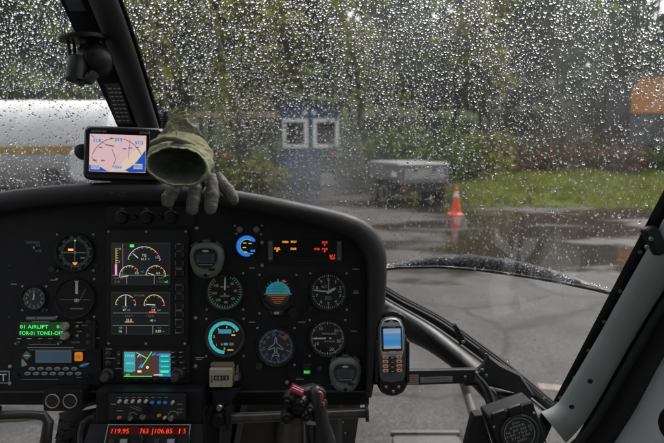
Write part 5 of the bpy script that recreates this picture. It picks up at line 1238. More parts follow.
mb = MB(); c = Q(27.8, 355); mb.plate([(c[0] - 4.8, c[1]), (c[0], c[1] - 4.8), (c[0] + 4.8, c[1]), (c[0], c[1] + 4.8)], 1.6, 1.8); e_ = mb.build('green_emblem', mat('emblem green', (.13, .26, .18), .5), t)
pr(e_, WHT, lambda mb: mb.rect(c[0], c[1], 5, 1.3, 1.9), 'print')
pr(t, GREYP, lambda mb: (mb.add([(*Q(22.6, 359), 1.75), (*Q(22.6, 366.4), 1.75), (*Q(28.6, 364.4), 1.75), (*Q(24, 358.6), 1.75)], [(0, 1, 2, 3)]), mb.rect(*Q(41, 378.8), 36, .4, 1.7), mb.rect(*Q(52, 346.8), 46, .8, 3.2), mb.rect(*Q(58, 349.4), 56, .8, 1.75), mb.rect(*Q(79.5, 376.8), 4.6, .7, 1.75)), 'print')
pr(t, mat('logo blue', (.05, .22, .5), .4), lambda mb: mb.flat(ell(*Q(85, 364.4), 5, 1.9, 20, 18), 1.8), 'blue_logo'); pr(t, WHT, lambda mb: mb.bar(*Q(80.5, 365.6), *Q(89.6, 363), .6, 1.9), 'logo_stroke')
for x in (17.8, 88.5): mb = MB(); c = Q(x, 375.6); mb.plate([(c[0] - 3.8, c[1] - 1.5), (c[0] + 3.8, c[1] - 1.5), (c[0], c[1] + 2.8)], 1.6, 3.6, .6); mb.build('latch', DARK, t)

# ------------------------------------------------------------------ map navigator
t = thing('map_navigator', 'panel-mounted navigator with colour moving map and two corner knobs', 'navigator', frame(147.5, 363.5, D)); o_ = (147.5, 363.5)
mb = MB(); mb.plate(rrect(0, 0, 86, 37, 1.5), 0, 4, .8); mb.build('case', DARK, t)
mb = MB(); mb.plate(rrect(*Q(149, 363.2), 50, 28.5, .8), 4, 5.2, .4); mb.build('screen_surround', mat('surround grey', (.035, .035, .036), .4), t)
mb = MB(); mb.plate(rrect(*Q(149, 362.3), 46.5, 24.6, .2), 5.2, 5.4); s = mb.build('screen', mat('map brown', (.045, .022, .022), .3, emit=.6), t); z = 5.5
pr(s, E_T, lambda mb: (mb.rect(*Q(131.7, 358.5), 11, 16, z), mb.rect(*Q(131.7, 368.3), 11, 3, z)), 'frequency_column'); pr(s, mat('teal blue', (.02, .2, .5), .4, emit=.5), lambda mb: [mb.rect(*Q(166.5, 353 + 5.2 * i), 11.4, 2.0, z) for i in range(5)], 'data_field')
pr(s, mat('deep teal', (.01, .18, .2), .4, emit=.5), lambda mb: [mb.rect(*Q(166.5, 355.6 + 5.2 * i), 11.4, 3.0, z) for i in range(4)], 'data_field'); pr(s, E_G, lambda mb: (mb.bar(*Q(138.6, 351), *Q(148.5, 356.5), .6, z + .1), mb.bar(*Q(153.6, 350.4), *Q(143.5, 366), .6, z + .1), mb.text('119.5', *Q(131.8, 369.6), 1.9, z + .1), mb.text('GPS', *Q(129.8, 373.2), 1.7, z + .1), mb.rect(*Q(166.4, 370), 8, 1.8, z + .1), mb.rect(*Q(140, 374.6), 28, .4, z + .1), [mb.rect(*Q(166.5, 354.6 + 5.2 * i), 8, .7, z + .1) for i in range(3)]), 'route')
pr(s, E_W, lambda mb: (mb.text('119.05', *Q(132, 354.2), 2.3, z + .1, wid=8.5), mb.text('109.0', *Q(132, 361.6), 2.3, z + .1, wid=7.5), mb.rect(*Q(160, 373.2), 9, 1.2, z + .1), mb.bar(*Q(139.5, 356), *Q(141.6, 352.6), .8, z + .1)), 'digits')
pr(s, E_B, lambda mb: (mb.bar(*Q(141, 366.4), *Q(144.6, 362.6), 2., z + .1), mb.bar(*Q(141.6, 355), *Q(144.5, 353.4), 1.6, z + .1), mb.bar(*Q(154, 354), *Q(157.6, 351.6), 1.8, z + .1), mb.rect(*Q(160.5, 353.4), 4, 1.4, z + .1)), 'waypoint'); pr(s, mat('lit tan', (.8, .5, .2), .4, emit=.6), lambda mb: (mb.flat(ell(*Q(149.4, 365.7), 1.5, 1.5, 8), z + .1), mb.rect(*Q(141.6, 369.8), 4, 2, z + .1)), 'aircraft_mark')
for i in range(5): mb = MB(); mb.plate(rrect(*Q(128.5 + 9.7 * i, 377.7), 4.6, 2, .7), 4.2, 6, .4); mb.build('key', MID, t)
for x, sgn in ((110.6, -1), (179.5, 1)):
    for rr, h0, h1, nm in ((6.2, 4, 9, 'outer_knob'), (3.9, 9, 14, 'inner_knob')):
        c = Q(x, 372.5); mb = MB(); mb.lathe([(rr, h0), (rr, h1 - 1), (rr * .85, h1), (0, h1)], c[0] - (h0 - 4) * .25, c[1] - (h0 - 4) * .35, 28); k_ = mb.build(nm, MID if rr > 5 else mat('knob grey', (.06, .06, .06), .4), t)
for x, y in ((174.5, 351), (182, 351), (174.5, 355.6), (182, 355.6), (175, 361), (183, 361), (121, 353), (121, 361.5)):
    mb = MB(); mb.plate(rrect(*Q(x, y), 6 if x > 150 else 3, 2.8 if x > 150 else 5.4, .9), 3.8, 5.4, .5); k_ = mb.build('key', MID, t); pr(k_, GREYP, lambda mb: mb.rect(*Q(x, y), 2.6, .6, 5.6), 'print')
for y in (352.6, 362): mb = MB(); mb.lathe([(3, 4), (3, 5.6), (2, 6.2), (0, 6.2)], *Q(110.5, y), 18); mb.build('push_button', MID, t)
pr(t, GREYP, lambda mb: (mb.rect(*Q(110.5, 348), 6, .7, 4.1), mb.rect(*Q(112, 357), 10, .6, 4.1), mb.rect(*Q(120, 367.4), 7, .7, 4.1), mb.rect(*Q(177, 366.8), 5, .6, 4.1), mb.rect(*Q(184.6, 367), 4, .6, 4.1)), 'print')
pr(panel, GREYP, lambda mb: mb.text('GPS APPROVED FOR VFR NAVIGATION ONLY', *P(148, 388.2), 1.3, .3, wid=37), 'placard_lettering'); screw(149.5, 384, me=DSCM)

# ------------------------------------------------------------------ stopwatches, counter, small lamp, switch
def stopwatch(x, y, sc, label):
    t = thing('stopwatch', label, 'stopwatch', frame(x, y, D - .012), 'stopwatches stuck on the panel'); SW = mat('olive grey plastic', (.13, .15, .12), .45, var=.15, scale=120, bump=.1, bscale=900)
    u = U * sc; out = [(0, -19.5), (5, -19), (10, -16.5), (14, -11), (16.5, -3), (17, 4), (15.5, 10.5), (12, 14.5), (6, 16.6), (0, 17), (-6, 16.6), (-12, 14.5), (-15.5, 10.5), (-17, 4), (-16.5, -3), (-14, -11), (-10, -16.5), (-5, -19)]
    A = np.array(out + out[:1], float); o2 = [tuple(cr(A, q)) for q in np.linspace(0, len(out), 54, endpoint=False)]
    mb = MB(u); mb.plate(o2, -6, 3.5, 3.0); mb.plate([(a * .86, b * .86) for a, b in o2], 3.45, 4.6, 1.2); mb.build('case', SW, t)
    mb = MB(u); o3 = [(a * .74, b * .58 + 2.2) for a, b in o2]; mb.plate(o3, 4.6, 5.3, .5); mb.build('face_ring', mat('face grey', (.06, .065, .06), .4), t)
    mb = MB(u); o4 = [(a * .69, b * .53 + 2.2) for a, b in o2]; mb.plate(o4, 5.3, 5.5); f_ = mb.build('face', mat('face black', (.012, .014, .016), .25), t)
    mb = MB(u); mb.plate(rrect(0, 1.2, 18.5, 9.4, .8), 5.5, 5.8); l_ = mb.build('display', mat('lcd dull', (.05, .065, .075), .2), f_)
    mb = MB(u); mb.text('0:00', 0, 1.2, 5.5, 5.9, wid=12); mb.build('digits', mat('lcd digit', (.02, .026, .03), .4), l_, smooth=False)
    mb = MB(u); mb.flat(ell(0, 8.6, 3.4, 1.3, 20), 5.6); mb.rect(0, -5.2, 14, .6, 5.6); mb.build('print', GREYP, f_, smooth=False)
    mb = MB(u); mb.plate(rrect(6.2, -10.2, 7, 2.6, 1.2), 4.4, 5.0, .2); mb.build('light_slot', DARK, t)
    for x_, y_, ro in ((-12, 14.5, 38), (0, 18, 0), (12, 14.5, -38)):
        M = Matrix.Translation((x_, y_, -1.5)) @ Matrix.Rotation(R(ro), 4, 'Z'); mb = MB(u); mb.box((0, 0, 0), (7.5, 3.6, 5), M); mb.build('push_button', mat('sw button', (.06, .065, .06), .5), t)
    mb = MB(u); mb.lathe([(2, 4.6), (1.9, 4.9), (0, 4.9)], 0, -16, 14); mb.build('lanyard_hole', DIAL, t)
stopwatch(206.7, 259.2, .97, 'grey-green stopwatch stuck to the panel beside the tall twin-screen unit')
stopwatch(345.2, 373.3, .93, 'grey-green stopwatch overlapping the lower right corner of the panel')
t = thing('hour_counter', 'beige box-shaped mechanical counter with a small digit window', 'counter', frame(226.3, 372, D))
BEI = mat('beige metal', (.4, .36, .25), .45, var=.15, scale=120)
mb = MB(); mb.plate(rrect(-2.6, -.8, 22, 18, .6), 0, 12, .8, m=Matrix(((1, 0, -.06, 0), (0, 1, -.16, 0), (0, 0, 1, 0), (0, 0, 0, 1)))); mb.build('case', BEI, t)
mb = MB(); mb.plate(rrect(-3.0, 9.2, 22, 2.6, .5), 0, 8.5, .6); mb.build('hinge_top', mat('beige dark', (.2, .175, .12), .5), t)
mb = MB(); mb.plate(rrect(-2.4, -2.2, 14.5, 4.6, .3), 12, 12.3); w_ = mb.build('window', mat('counter black', (.015, .015, .015), .3), t)
mb = MB(); [mb.text(c_, -7.2 + 3.2 * i, -2.2, 2.8, 12.4) for i, c_ in enumerate('0812')]; mb.build('digits', WHT, w_, smooth=False)
mb = MB(); mb.rect(-11.9, -3.6, 1.8, 7, 12.05); mb.build('side_slot', mat('beige shade', (.14, .12, .09), .6), t, smooth=False)
mb = MB(); mb.lathe([(3.2, 0), (3.2, 8), (2.4, 9.5), (0, 9.5)], 11.8, -3.4, 20); mb.build('reset_knob', CHROME, t); mb = MB(); mb.tube([(11.8, 1, 5), (12.4, 8.5, 5)], [1.6, 1.2], 10); mb.build('lever', CHROME, t)
t = thing('green_lamp', 'small square lamp with green lit letters at the bottom of the panel', 'lamp', frame(307, 369.5, D))
mb = MB(); mb.plate(rrect(0, 0, 9, 11.5, 1), 0, 2.5, .5); mb.build('case', DARK, t); mb = MB(); mb.plate(rrect(0, 2.6, 7, 3, .4), 2.5, 3, .2); mb.build('cap', MID, t)
mb = MB(); mb.plate(rrect(0, -1.7, 6.6, 3.4, .3), 2.5, 2.9); l_ = mb.build('lens', mat('green lens', (.01, .12, .01), .3, emit=.6), t); pr(l_, E_G, lambda mb: mb.text('NAV', 0, -1.7, 2.3, 3.0, wid=5), 'lettering')
t = thing('toggle_switch', 'tiny black toggle beside the small green lamp', 'switch', frame(319.5, 369, D)); mb = MB(); mb.lathe([(2.6, 0), (2.6, 1), (1.6, 1.6)], 0, 0, 16); mb.build('collar', MID, t)
mb = MB(); mb.tube([(0, 0, 1), (.2, 2.5, 7)], [.9, 1.5], 10); mb.build('lever', MID, t)
t = thing('toggle_switch', 'tiny toggle with grey name strips at the upper left of the panel', 'switch', frame(33, 248, D)); mb = MB(); mb.lathe([(2.4, 0), (2.4, 1), (1.7, 1.8), (1.4, 1.0), (0, 1.6)], 0, 0, 18); mb.build('collar', CHROME, t); mb = MB(); mb.tube([(0, 0, 1), (-1.2, -.6, 4)], [.8, 1.0], 8); mb.build('lever', MID, t)
for x, y, w in ((0, 5.6, 14), (5.2, 2.6, 5), (5.5, -2.8, 7)): mb = MB(); mb.plate(rrect(x, y, w, 2.4, .2), 0, .4); mb.build('name_strip', mat('strip slate', (.07, .075, .085), .5), t)

# ================================================================== THINGS ON AND AROUND THE PANEL
# ------------------------------------------------------------------ portable map receiver on the hood
dg = 1.06; ug = dg / F
t = thing('portable_gps', 'portable satellite receiver with pink map screen standing on the hood', 'gps receiver', frame(125, 154, dg, roll=-1.5, yaw=4)); o_ = (125, 154)
GB = mat('gps black', (.016, .018, .021), .38, var=.2, scale=60)
mb = MB(ug); mb.plate(rrect(0, 0, 79, 53.5, 6), -16, 4, 3.0); mb.build('case', GB, t)
mb = MB(ug); mb.plate(rrect(*Q(119, 153.3), 62, 44, 1.5), 4, 4.6, .4); sf = mb.build('screen_bezel', mat('gloss bezel', (.008, .008, .009), .15), t)
mb = MB(ug); mb.plate(rrect(*Q(119.5, 154.2), 54.5, 37, .3), 4.6, 4.8); s = mb.build('screen', mat('map pink', (.62, .42, .43), .3, emit=.42), t); z = 5.0
def pg(m, fn, name='map_detail', par=None): mb = MB(ug); fn(mb); return mb.build(name, m, par or s, smooth=False)
MB_ = mat('map blue', (.02, .07, .42), .3, emit=.4)
def sea_a(mb):
    pts = [(146.6, 149), (146.6, 172), (137, 172.4), (131, 172.4), (127, 170.5), (132, 167.5), (138, 162), (143, 155)]
    mb.add([(*Q(*p), z) for p in reversed(pts)], [tuple(range(len(pts)))])
def sea_b(mb):
    pts = [(92.6, 166), (96, 167.5), (103, 168), (108, 171), (111, 172.4), (92.6, 172.4)]
    mb.add([(*Q(*p), z) for p in reversed(pts)], [tuple(range(len(pts)))])
pg(MB_, sea_a, 'sea'); pg(MB_, sea_b, 'sea')
pg(mat('map cream', (.66, .55, .42), .3, emit=.4), lambda mb: (mb.add([(*Q(*p), z) for p in reversed([(146.6, 143), (146.6, 149), (143, 155), (138, 162), (132, 167.5), (127, 170.5), (112, 171.5), (122, 165), (134, 153)])], [tuple(range(9))]), mb.bar(*Q(128, 167), *Q(146, 150), 1.2, z + .1)), 'coast')
pg(mat('map grey', (.14, .14, .2), .4, emit=.15), lambda mb: (mb.arc(*Q(119, 164), 24.5, 25.1, -72, 62, z + .2, 30), mb.bar(*Q(93, 137), *Q(108, 146), .5, z + .1), mb.bar(*Q(108, 146), *Q(116, 147.5), 1, z + .2), mb.bar(*Q(114, 150), *Q(118, 160), .5, z + .2), mb.bar(*Q(118, 160), *Q(115, 168), .5, z + .2), mb.bar(*Q(131, 139), *Q(130, 160), .35, z + .2), mb.bar(*Q(94, 158), *Q(100, 164), .5, z + .2), mb.bar(*Q(138, 148), *Q(143, 156), .5, z + .2), mb.flat(ell(*Q(113, 139.5), .9, .9, 8), z + .2)), 'map_line')
pg(mat('map purple', (.3, .2, .45), .4, emit=.25), lambda mb: (mb.rect(*Q(103, 149), 3.5, 1.2, z + .2), mb.rect(*Q(97.6, 161.8), 4, 1.4, z + .2), mb.rect(*Q(105.6, 161.8), 3.6, 1.4, z + .2), mb.rect(*Q(126, 149.5), 4, 1.4, z + .2), mb.rect(*Q(131.5, 148.6), 4, 1.3, z + .2), mb.rect(*Q(138.6, 147.8), 3, 1.1, z + .2)), 'map_name')
for tx, x, y in (('22.8', 99.5, 142), ('355', 120, 140.6), ('57.3', 140, 143), ('SETUP', 98.4, 168.2), ('15nm', 120, 167.6), ('MENU', 139.5, 166.6)):
    bx = pg(mat('map field', (.5, .55, .7), .4, emit=.35), lambda mb: mb.rect(*Q(x, y), 8.6, 5, z + .3), 'data_field'); pg(mat('map ink', (.02, .05, .25), .4), lambda mb: mb.text(tx, *Q(x, y), 3.0, z + .4, wid=7.4), 'digits')
pg(GREYP, lambda mb: mb.text('GPSMAP 496', *Q(100.6, 133), 1.7, 4.75, wid=15), 'lettering', sf); pg(GREYP, lambda mb: mb.text('GARMIN', *Q(144.5, 133), 1.8, 4.75, wid=9), 'lettering', sf)
for k_ in range(4): mb = MB(ug); mb.plate(rrect(33.5, 12 - 8 * k_, 6, 4.5, 2), 4, 6.4, .8); mb.build('key', DARK, t)
mb = MB(ug); mb.tube([(36.5, 12, -10), (36.5, 45, -10)], [4.6, 4.2], 14); an = mb.build('antenna', GB, t)
mb = MB(ug); [mb.box((36.5, 30 + 2.4 * i, -10), (9.6, .8, 9)) for i in range(5)]; mb.build('antenna_rib', DARK, an)
mb = MB(ug); mb.lathe([(8.2, -14), (8.5, -8), (7.2, -2), (3.5, -.5), (0, -.5)], -43, 1.5, 24); mb.build('mount_knob', DARK, t)
mb = MB(ug); mb.plate(rrect(6, -29, 40, 9, 2), -14, 0, 1.5); mb.build('foot', DARK, t)

# ------------------------------------------------------------------ flying glove hung over the receiver
dgl = 1.0; ul = dgl / F
def cloth_mat(name, col, sc, tint=.25):
    m = mat(name, col, .85, var=tint, scale=55, bump=.8, bscale=sc, spec=.2, dust=.12); return m
OLV = cloth_mat('olive cloth', (.23, .23, .145), 1400); OLVI = cloth_mat('olive lining', (.085, .1, .068), 1400); LEA = cloth_mat('grey suede', (.17, .168, .152), 600, .35)
t = thing('flying_glove', 'olive flying glove with grey leather fingers hanging over the hood, open cuff facing', 'glove', frame(188, 165, dgl)); o_ = (188, 165)
# cuff: closed rings from the peak down to the open mouth; (cx, cy, half width, half height, z, tilt)
secs = [(176, 115, 5, 2.6, -9, 0), (176.6, 113.2, 8, 5.2, -6, 4), (177.2, 118, 9.6, 8, -2, 6), (178, 125, 12, 10, 0, 8), (178.6, 132, 15.5, 12, 2, 10), (179.2, 139, 20.5, 15, 3, 10), (180.6, 147, 26.5, 19, 5, 4), (183.4, 156, 31, 23, 9, -5), (186, 162.5, 32, 23, 17, -8), (187, 167, 31, 21, 25, -9), (187.4, 170, 29.5, 18.4, 31, -9)]
from mathutils import noise as mnoise
def crumple(p, a=1.0, f=.07):
    """loose cloth: broad sag plus sharp creases (ridged noise)"""
    v = Vector(p); a *= .62; q = mnoise.noise_vector(v * f) * 2.2 * a
    w = v * f * 2.1 + Vector((9, 2, 5)); w.y *= 1.6
    rdg = [(1 - abs(mnoise.noise(w * k_)) * 3.0) for k_ in (1., 2.3)]; c_ = (max(-.6, rdg[0]) * 1.5 + max(-.5, rdg[1]) * .7) * a
    return (v.x + q.x + c_ * .25, v.y + q.y + c_ * .55, v.z + q.z + c_ * 1.0)
def ring(sec, n=48, k=1., dz=0, wr=0.):
    cx_, cy_, hw_, hh_, z_, tl_ = sec; o = []
    for i in range(n):
        a = 2 * math.pi * i / n; q = 1 + wr * math.sin(3 * a + z_ * .35) + wr * .7 * math.sin(7 * a - z_ * .6 + 1)
        x, y = hw_ * k * q * math.cos(a), hh_ * k * q * math.sin(a); c, sn = math.cos(R(tl_)), math.sin(R(tl_))
        X, Y = Q(cx_, cy_); o.append(crumple((X + x * c - y * sn, Y + x * sn + y * c, z_ + dz + .6 * math.sin(2 * a + z_ * .2) - y * .22)))
    return o
A = np.array(secs, float); S_ = [tuple(cr(A, q)) for q in np.linspace(0, len(secs) - 1, 70)]
n = 84; mb = MB(ul); vs = [p for s_ in S_ for p in ring(s_, n, 1., 0, .028)]
fs = [(r * n + i, r * n + (i + 1) % n, (r + 1) * n + (i + 1) % n, (r + 1) * n + i) for r in range(len(S_) - 1) for i in range(n)]; fs.append(tuple(range(n)))
mb.add(vs, fs); cuff = mb.build('cuff', OLV, t, angle=80)
mb = MB(ul); last = S_[-1]; rim = [ring(last, n, k, dz, .028) for k, dz in ((1.0, 0), (1.015, 1.2), (.99, 3.2), (.955, 3.5), (.93, 2.6))]; vs = [p for r_ in rim for p in r_]
mb.add(vs, [(r * n + i, r * n + (i + 1) % n, (r + 1) * n + (i + 1) % n, (r + 1) * n + i) for r in range(4) for i in range(n)]); mb.build('hem', cloth_mat('olive hem', (.26, .265, .175), 1400), cuff, angle=80)
bowl = [S_[-1], (186.6, 168.5, 27, 16.2, 25, -8), (185.6, 166.5, 23, 13.5, 19, -6), (184.5, 164, 17, 10.5, 14, -4), (183.5, 162, 10, 7, 11, 0), (183, 161, 3, 2.4, 10, 0)]
rr_ = [ring(bowl[0], n, .93, 2.6, .028)] + [ring(s_, n, 1., 0, .02) for s_ in bowl[1:]]; mb = MB(ul); vs = [p for r_ in rr_ for p in r_]
fs = [(r * n + i, r * n + (i + 1) % n, (r + 1) * n + (i + 1) % n, (r + 1) * n + i) for r in range(len(rr_) - 1) for i in range(n)]; fs.append(tuple((len(rr_) - 1) * n + i for i in range(n))); mb.add(vs, fs); mb.build('lining', OLVI, cuff, angle=80)
# folded tuck with loose threads above the mouth, and the strap tab
mb = MB(ul); rows = []
for j, (dy, dz_) in enumerate(((0, -1.5), (1.6, .8), (3.4, 1.6), (5.0, .6), (6.2, -2))):
    rows.append([crumple((*Q(157 + 44 * i / 16, 147 - 6 * math.sin(i / 16 * 3.0) + (i / 16) * 3 - 3 + dy), 17 + 8.5 * math.sin(math.pi * (.12 + .8 * i / 16)) + dz_ + .5 * math.sin(i * 1.3)), .6) for i in range(17)])
mb.add([p for r_ in rows for p in r_], [(j * 17 + i + 1, j * 17 + i, (j + 1) * 17 + i, (j + 1) * 17 + i + 1) for j in range(4) for i in range(16)]); mb.build('fold', OLV, cuff, angle=80)
mb = MB(ul); mb.tube([Vector(ring(s_, n, 1.0, 0, .028)[24]) + Vector((0, 0, .4)) for s_ in S_[6:]], .6, 6); mb.build('seam', cloth_mat('olive hem', (.26, .265, .175), 1400), cuff)
mb = MB(ul); mb.plate([Q(180, 141.5), Q(190, 146), Q(188.6, 149), Q(178.6, 144.2)], 22, 23.6, .4); mb.build('tab', cloth_mat('tab cloth', (.2, .2, .14), 900), cuff)
mb = MB(ul); mb.tube([(*Q(188, 160), -14), (*Q(192, 174), -8), (*Q(198, 188), 0)], [10, 12, 11], 20, sq=.6); mb.build('palm', LEA, t, angle=80)
def finger(pts, rad):
    P_ = np.array([(*Q(x, y), z_) for x, y, z_ in pts], float); Rr = np.array(rad, float)[:, None]; ts = np.linspace(0, len(pts) - 1, 46)
    path = [cr(P_, q) for q in ts]; rr = [float(cr(Rr, q)[0]) * (1 + .03 * math.sin(q * 5 + pts[0][0]) + .035 * math.sin(q * 17 + pts[0][0]) * math.sin(q * 6.3)) for q in ts]
    mb = MB(ul); mb.tube(path, rr, 28, sq=.8); mb.v = [crumple(p, .28, .2) for p in mb.v]; f_ = mb.build('finger', LEA, t, angle=80)
    for sx in (-.62, .62):          # stitched seams
        mb = MB(ul); mb.tube([crumple((p[0] + sx * r_, p[1], p[2] + .66 * r_), .28, .2) for p, r_ in list(zip(path, rr))[4:-5]], .38, 6); mb.build('seam', cloth_mat('seam grey', (.13, .125, .11), 600), f_)
finger([(182, 176, 2), (178, 186, 5), (174.5, 193, 7.5), (171.6, 199, 9), (171.0, 205.4, 10), (170.6, 207.8, 10)], [7, 7.2, 8, 8.2, 6, 1])
finger([(197, 180, 2), (197, 190, 6), (196.4, 199, 9), (195.6, 206, 11), (195.3, 213, 12), (195.2, 215.6, 12)], [6, 7.2, 7.6, 7.4, 5.6, 1])
finger([(212, 176, 3), (214, 188, 7), (214.4, 197, 10), (213.6, 206, 12), (213.2, 212, 12.4), (213.2, 215, 12.4)], [6, 7.8, 8.2, 7.6, 5.8, 1])
finger([(217, 176, 0), (224, 186, 3), (229, 191, 4), (233, 197, 5), (236, 202.5, 5), (237, 204.6, 5)], [6, 7., 6.8, 6.4, 4.6, 1])

# ------------------------------------------------------------------ swivel ball mount and its plate on the post
db = 1.04; ub = db / F
t = thing('ball_mount', 'black swivelling ball mount hanging on the windshield post', 'mount', frame(86, 55, db)); o_ = (86, 55)
mb = MB(ub); M = Matrix.Rotation(R(-80), 4, 'X') @ Matrix.Rotation(R(-6), 4, 'Y'); M = Matrix.Translation((*Q(83, 38.5), 0)) @ Matrix.Rotation(R(6), 4, 'Z') @ Matrix.Rotation(R(-80), 4, 'X'); mb.lathe([(22, -2), (22.5, 0), (22, 2), (18, 2.6), (0, 2.6)], n=36, m=M); mb.build('flange', DARK, t)
for i in range(7):
    a = R(-160 + i * 24.0); mb = MB(ub); mb.tube([(*Q(82 + 17 * math.cos(a), 40), -12 * math.sin(a) * -1), (*Q(82 + 15.5 * math.cos(a), 52), -12 * math.sin(a) * -1), (*Q(82 + 14 * math.cos(a), 60), -10 * math.sin(a) * -1)], [1.5, 1.9, 1.2], 8); mb.build('rib', MID, t)
mb = MB(ub); mb.lathe([(17.5 * math.sin(R(a)), 17.5 * math.cos(R(a))) for a in range(0, 181, 12)], 0, 0, 32, m=Matrix.Translation((*Q(91, 57), -8))); mb.build('ball', DARK, t)
mb = MB(ub); mb.lathe([(18.2, -1.2), (18.8, 0), (18.2, 1.2)], 0, 0, 36, m=Matrix.Translation((*Q(93.5, 57.5), -8)) @ Matrix.Rotation(R(70), 4, 'Y'), close=True); mb.build('clamp_ring', MID, t)
mb = MB(ub); mb.tube([(*Q(80, 62), 2), (*Q(80, 72), 7), (*Q(79.5, 83), 9)], [10, 9, 8.6], 20); mb.build('nozzle', DARK, t); mb = MB(ub); mb.tube([(*Q(82, 82), 6), (*Q(92, 82), 6), (*Q(96, 74), 3)], [4, 4.6, 5], 12); mb.build('clamp_screw', MID, t)
mb = MB(ub); mb.tube([(*Q(85, 84), 8), (*Q(85, 88), 8)], [4.2, 3.2], 12); mb.build('clamp_nut', MID, t)

# ------------------------------------------------------------------ handset in its cradle
dp = 1.05; up_ = dp / F
t = thing('handset', 'black and silver handset with small blue screen and orange-lit keys in a cradle', 'handset', frame(391.5, 350, dp, roll=1.5)); o_ = (391.5, 350)
SIL = mat('silver plastic', (.42, .44, .46), .35, metal=.3, var=.1, scale=80)
out = [(-10.5, -31), (-13, -26), (-14, 0), (-13, 22), (-10, 30), (-5, 33), (0, 33.6), (5, 33), (10, 30), (13, 22), (14, 0), (13, -26), (10.5, -31), (0, -32.5)][::-1]
mb = MB(up_); mb.plate(out, -4, 4, 1.8); mb.build('case', mat('phone grey', (.07, .074, .08), .4, var=.2, scale=80), t)
mb = MB(up_); mb.plate([(x * .86, y * .9 + 2.6) if y > -3 else (x * .78, y * .2 + .5) for x, y in out], 3.6, 5.2, 1.); mb.build('front_frame', SIL, t)
mb = MB(up_); mb.plate(rrect(0, 12.6, 20.5, 25, 1.5), 5.2, 5.6, .2); sb = mb.build('screen_surround', mat('phone black', (.01, .011, .012), .2), t)
mb = MB(up_); mb.plate(rrect(.3, 12.8, 17, 20, .4), 5.6, 5.8); s = mb.build('screen', mat('phone blue', (.05, .17, .4), .3, emit=.5), sb)
for m, fn in ((mat('phone sea', (.02, .16, .36), .3, emit=.5), lambda mb: mb.rect(.3, 9.4, 17, 5, 5.95)), (mat('phone land', (.25, .3, .32), .3, emit=.4), lambda mb: (mb.rect(.3, 20, 17, 4, 5.95), mb.rect(.3, 4, 17, 2.4, 5.95))), (WHT, lambda mb: (mb.tick(4.4, 9, 0, 6, 18, 1.2, 6.05), mb.text('Menu', -4, 4.1, 1.8, 6.05), mb.rect(-3, 20.2, 8, .8, 6.05)))):
    mb = MB(up_); fn(mb); o9 = mb.build('screen_detail', m, t, smooth=False); o9['kind'] = 'stuff'
mb = MB(up_); mb.text('NOKIA', 0, 24.8, 1.9, 6.0, wid=7); mb.build('lettering', GREYP, t, smooth=False)
for r_ in range(4):
    for c_ in range(3):
        mb = MB(up_); lit = c_ != 1; x, y = (c_ - 1) * 6.8, -5.6 - r_ * 4.5 - (.8 if c_ == 1 else 0)
        mb.plate(rrect(x, y, 5.4, 3.1, 1), 3.8, 5.4, .5); k_ = mb.build('key', mat('key orange', (.5, .26, .16), .45, emit=.14) if lit else MID, t); mb = MB(up_); mb.rect(x, y, 2.4, 1, 5.5); mb.build('key_mark', DIAL if lit else GREYP, k_, smooth=False)
mb = MB(up_); mb.plate(rrect(0, -1.4, 7, 3.4, 1.4), 4.4, 6.2, .6); mb.build('navigation_key', SIL, t)
for x in (-7.4, 7.4): mb = MB(up_); mb.plate(ell(x, -1.8, 3, 1.5, 14), 4.2, 5.6, .4); mb.build('soft_key', SIL, t)
mb = MB(up_); mb.plate(ell(-4, 30, 3.2, 1, 16, 12), 5.2, 5.5); mb.plate(ell(4, 30, 3.2, 1, 16, -12), 5.2, 5.5); mb.build('earpiece', DIAL, t)
t = thing('phone_cradle', 'black cradle with three screws holding the handset on its arm', 'cradle', frame(391.5, 350, dp + .012)); o_ = (391.5, 350)
mb = MB(up_); mb.plate(rrect(0, -10, 31, 52, 4), -6, -1, 1); mb.build('back_plate', DARK, t)
for sx in (-1, 1): mb = MB(up_); mb.plate(rrect(sx * 15.6, -10, 3, 42, 1.2), -6, 8, 1.); mb.build('side_rail', DARK, t)
mb = MB(up_); mb.plate(ell(0, 31, 15.5, 8.5, 28), -8, 2, 2); mb.plate(ell(0, 36, 8, 5, 20), -8, 5, 1.5); mb.build('top_grip', DARK, t)
mb = MB(up_); mb.plate([(-14.5, -27), (14.5, -27), (14.5, -35), (11, -41), (5, -44), (0, -44.6), (-5, -44), (-11, -41), (-14.5, -35)][::-1], -4, 7, 2); bc = mb.build('bottom_clip', DARK, t)
SCL = MB(up_); SCL.lathe([(1.7, 0), (1.7, .6), (1.2, 1.1), (.4, 1.1), (0, .6)], n=12); SCLM = SCL.mesh('screw'); SCLM.materials.append(CHROME)
for x, y in ((-6, -35), (6.5, -35), (1, -39.5)): part('screw', SCLM, t, (x, y, 6.9), u=up_)
mb = MB(up_); mb.plate([Q(370, 340), Q(370, 388), Q(394, 388), Q(394, 336), Q(378, 336)], -16, -9, .8); mb.build('bracket', BLK, t); mb = MB(up_); mb.plate([Q(369.6, 352), Q(372.4, 340), Q(374, 340), Q(371.4, 372), Q(369.6, 372)], -9, -8, .2); mb.build('worn_edge', mat('worn brass', (.3, .24, .14), .45, metal=.5), t)
part('screw', SCLM, t, (*Q(376.5, 383.5), -8.8), u=up_)
t = thing('cradle_arm', 'black flat arm with warning stickers running from the cradle to the frame', 'arm', frame(440, 378, 1.12)); ua = 1.12 / F; o_ = (440, 378)
mb = MB(ua); mb.plate([Q(400, 385.5), Q(468, 383.5), Q(476, 383), Q(476, 369.5), Q(400, 371)], -8, 0, 1.0); mb.build('bar', FRM, t)
mb = MB(ua); mb.plate([Q(407.5, 384.4), Q(418.5, 384), Q(418.5, 374.4), Q(407.5, 374.8)], 0, .3); st = mb.build('sticker', mat('sticker pink', (.34, .27, .26), .5), t)
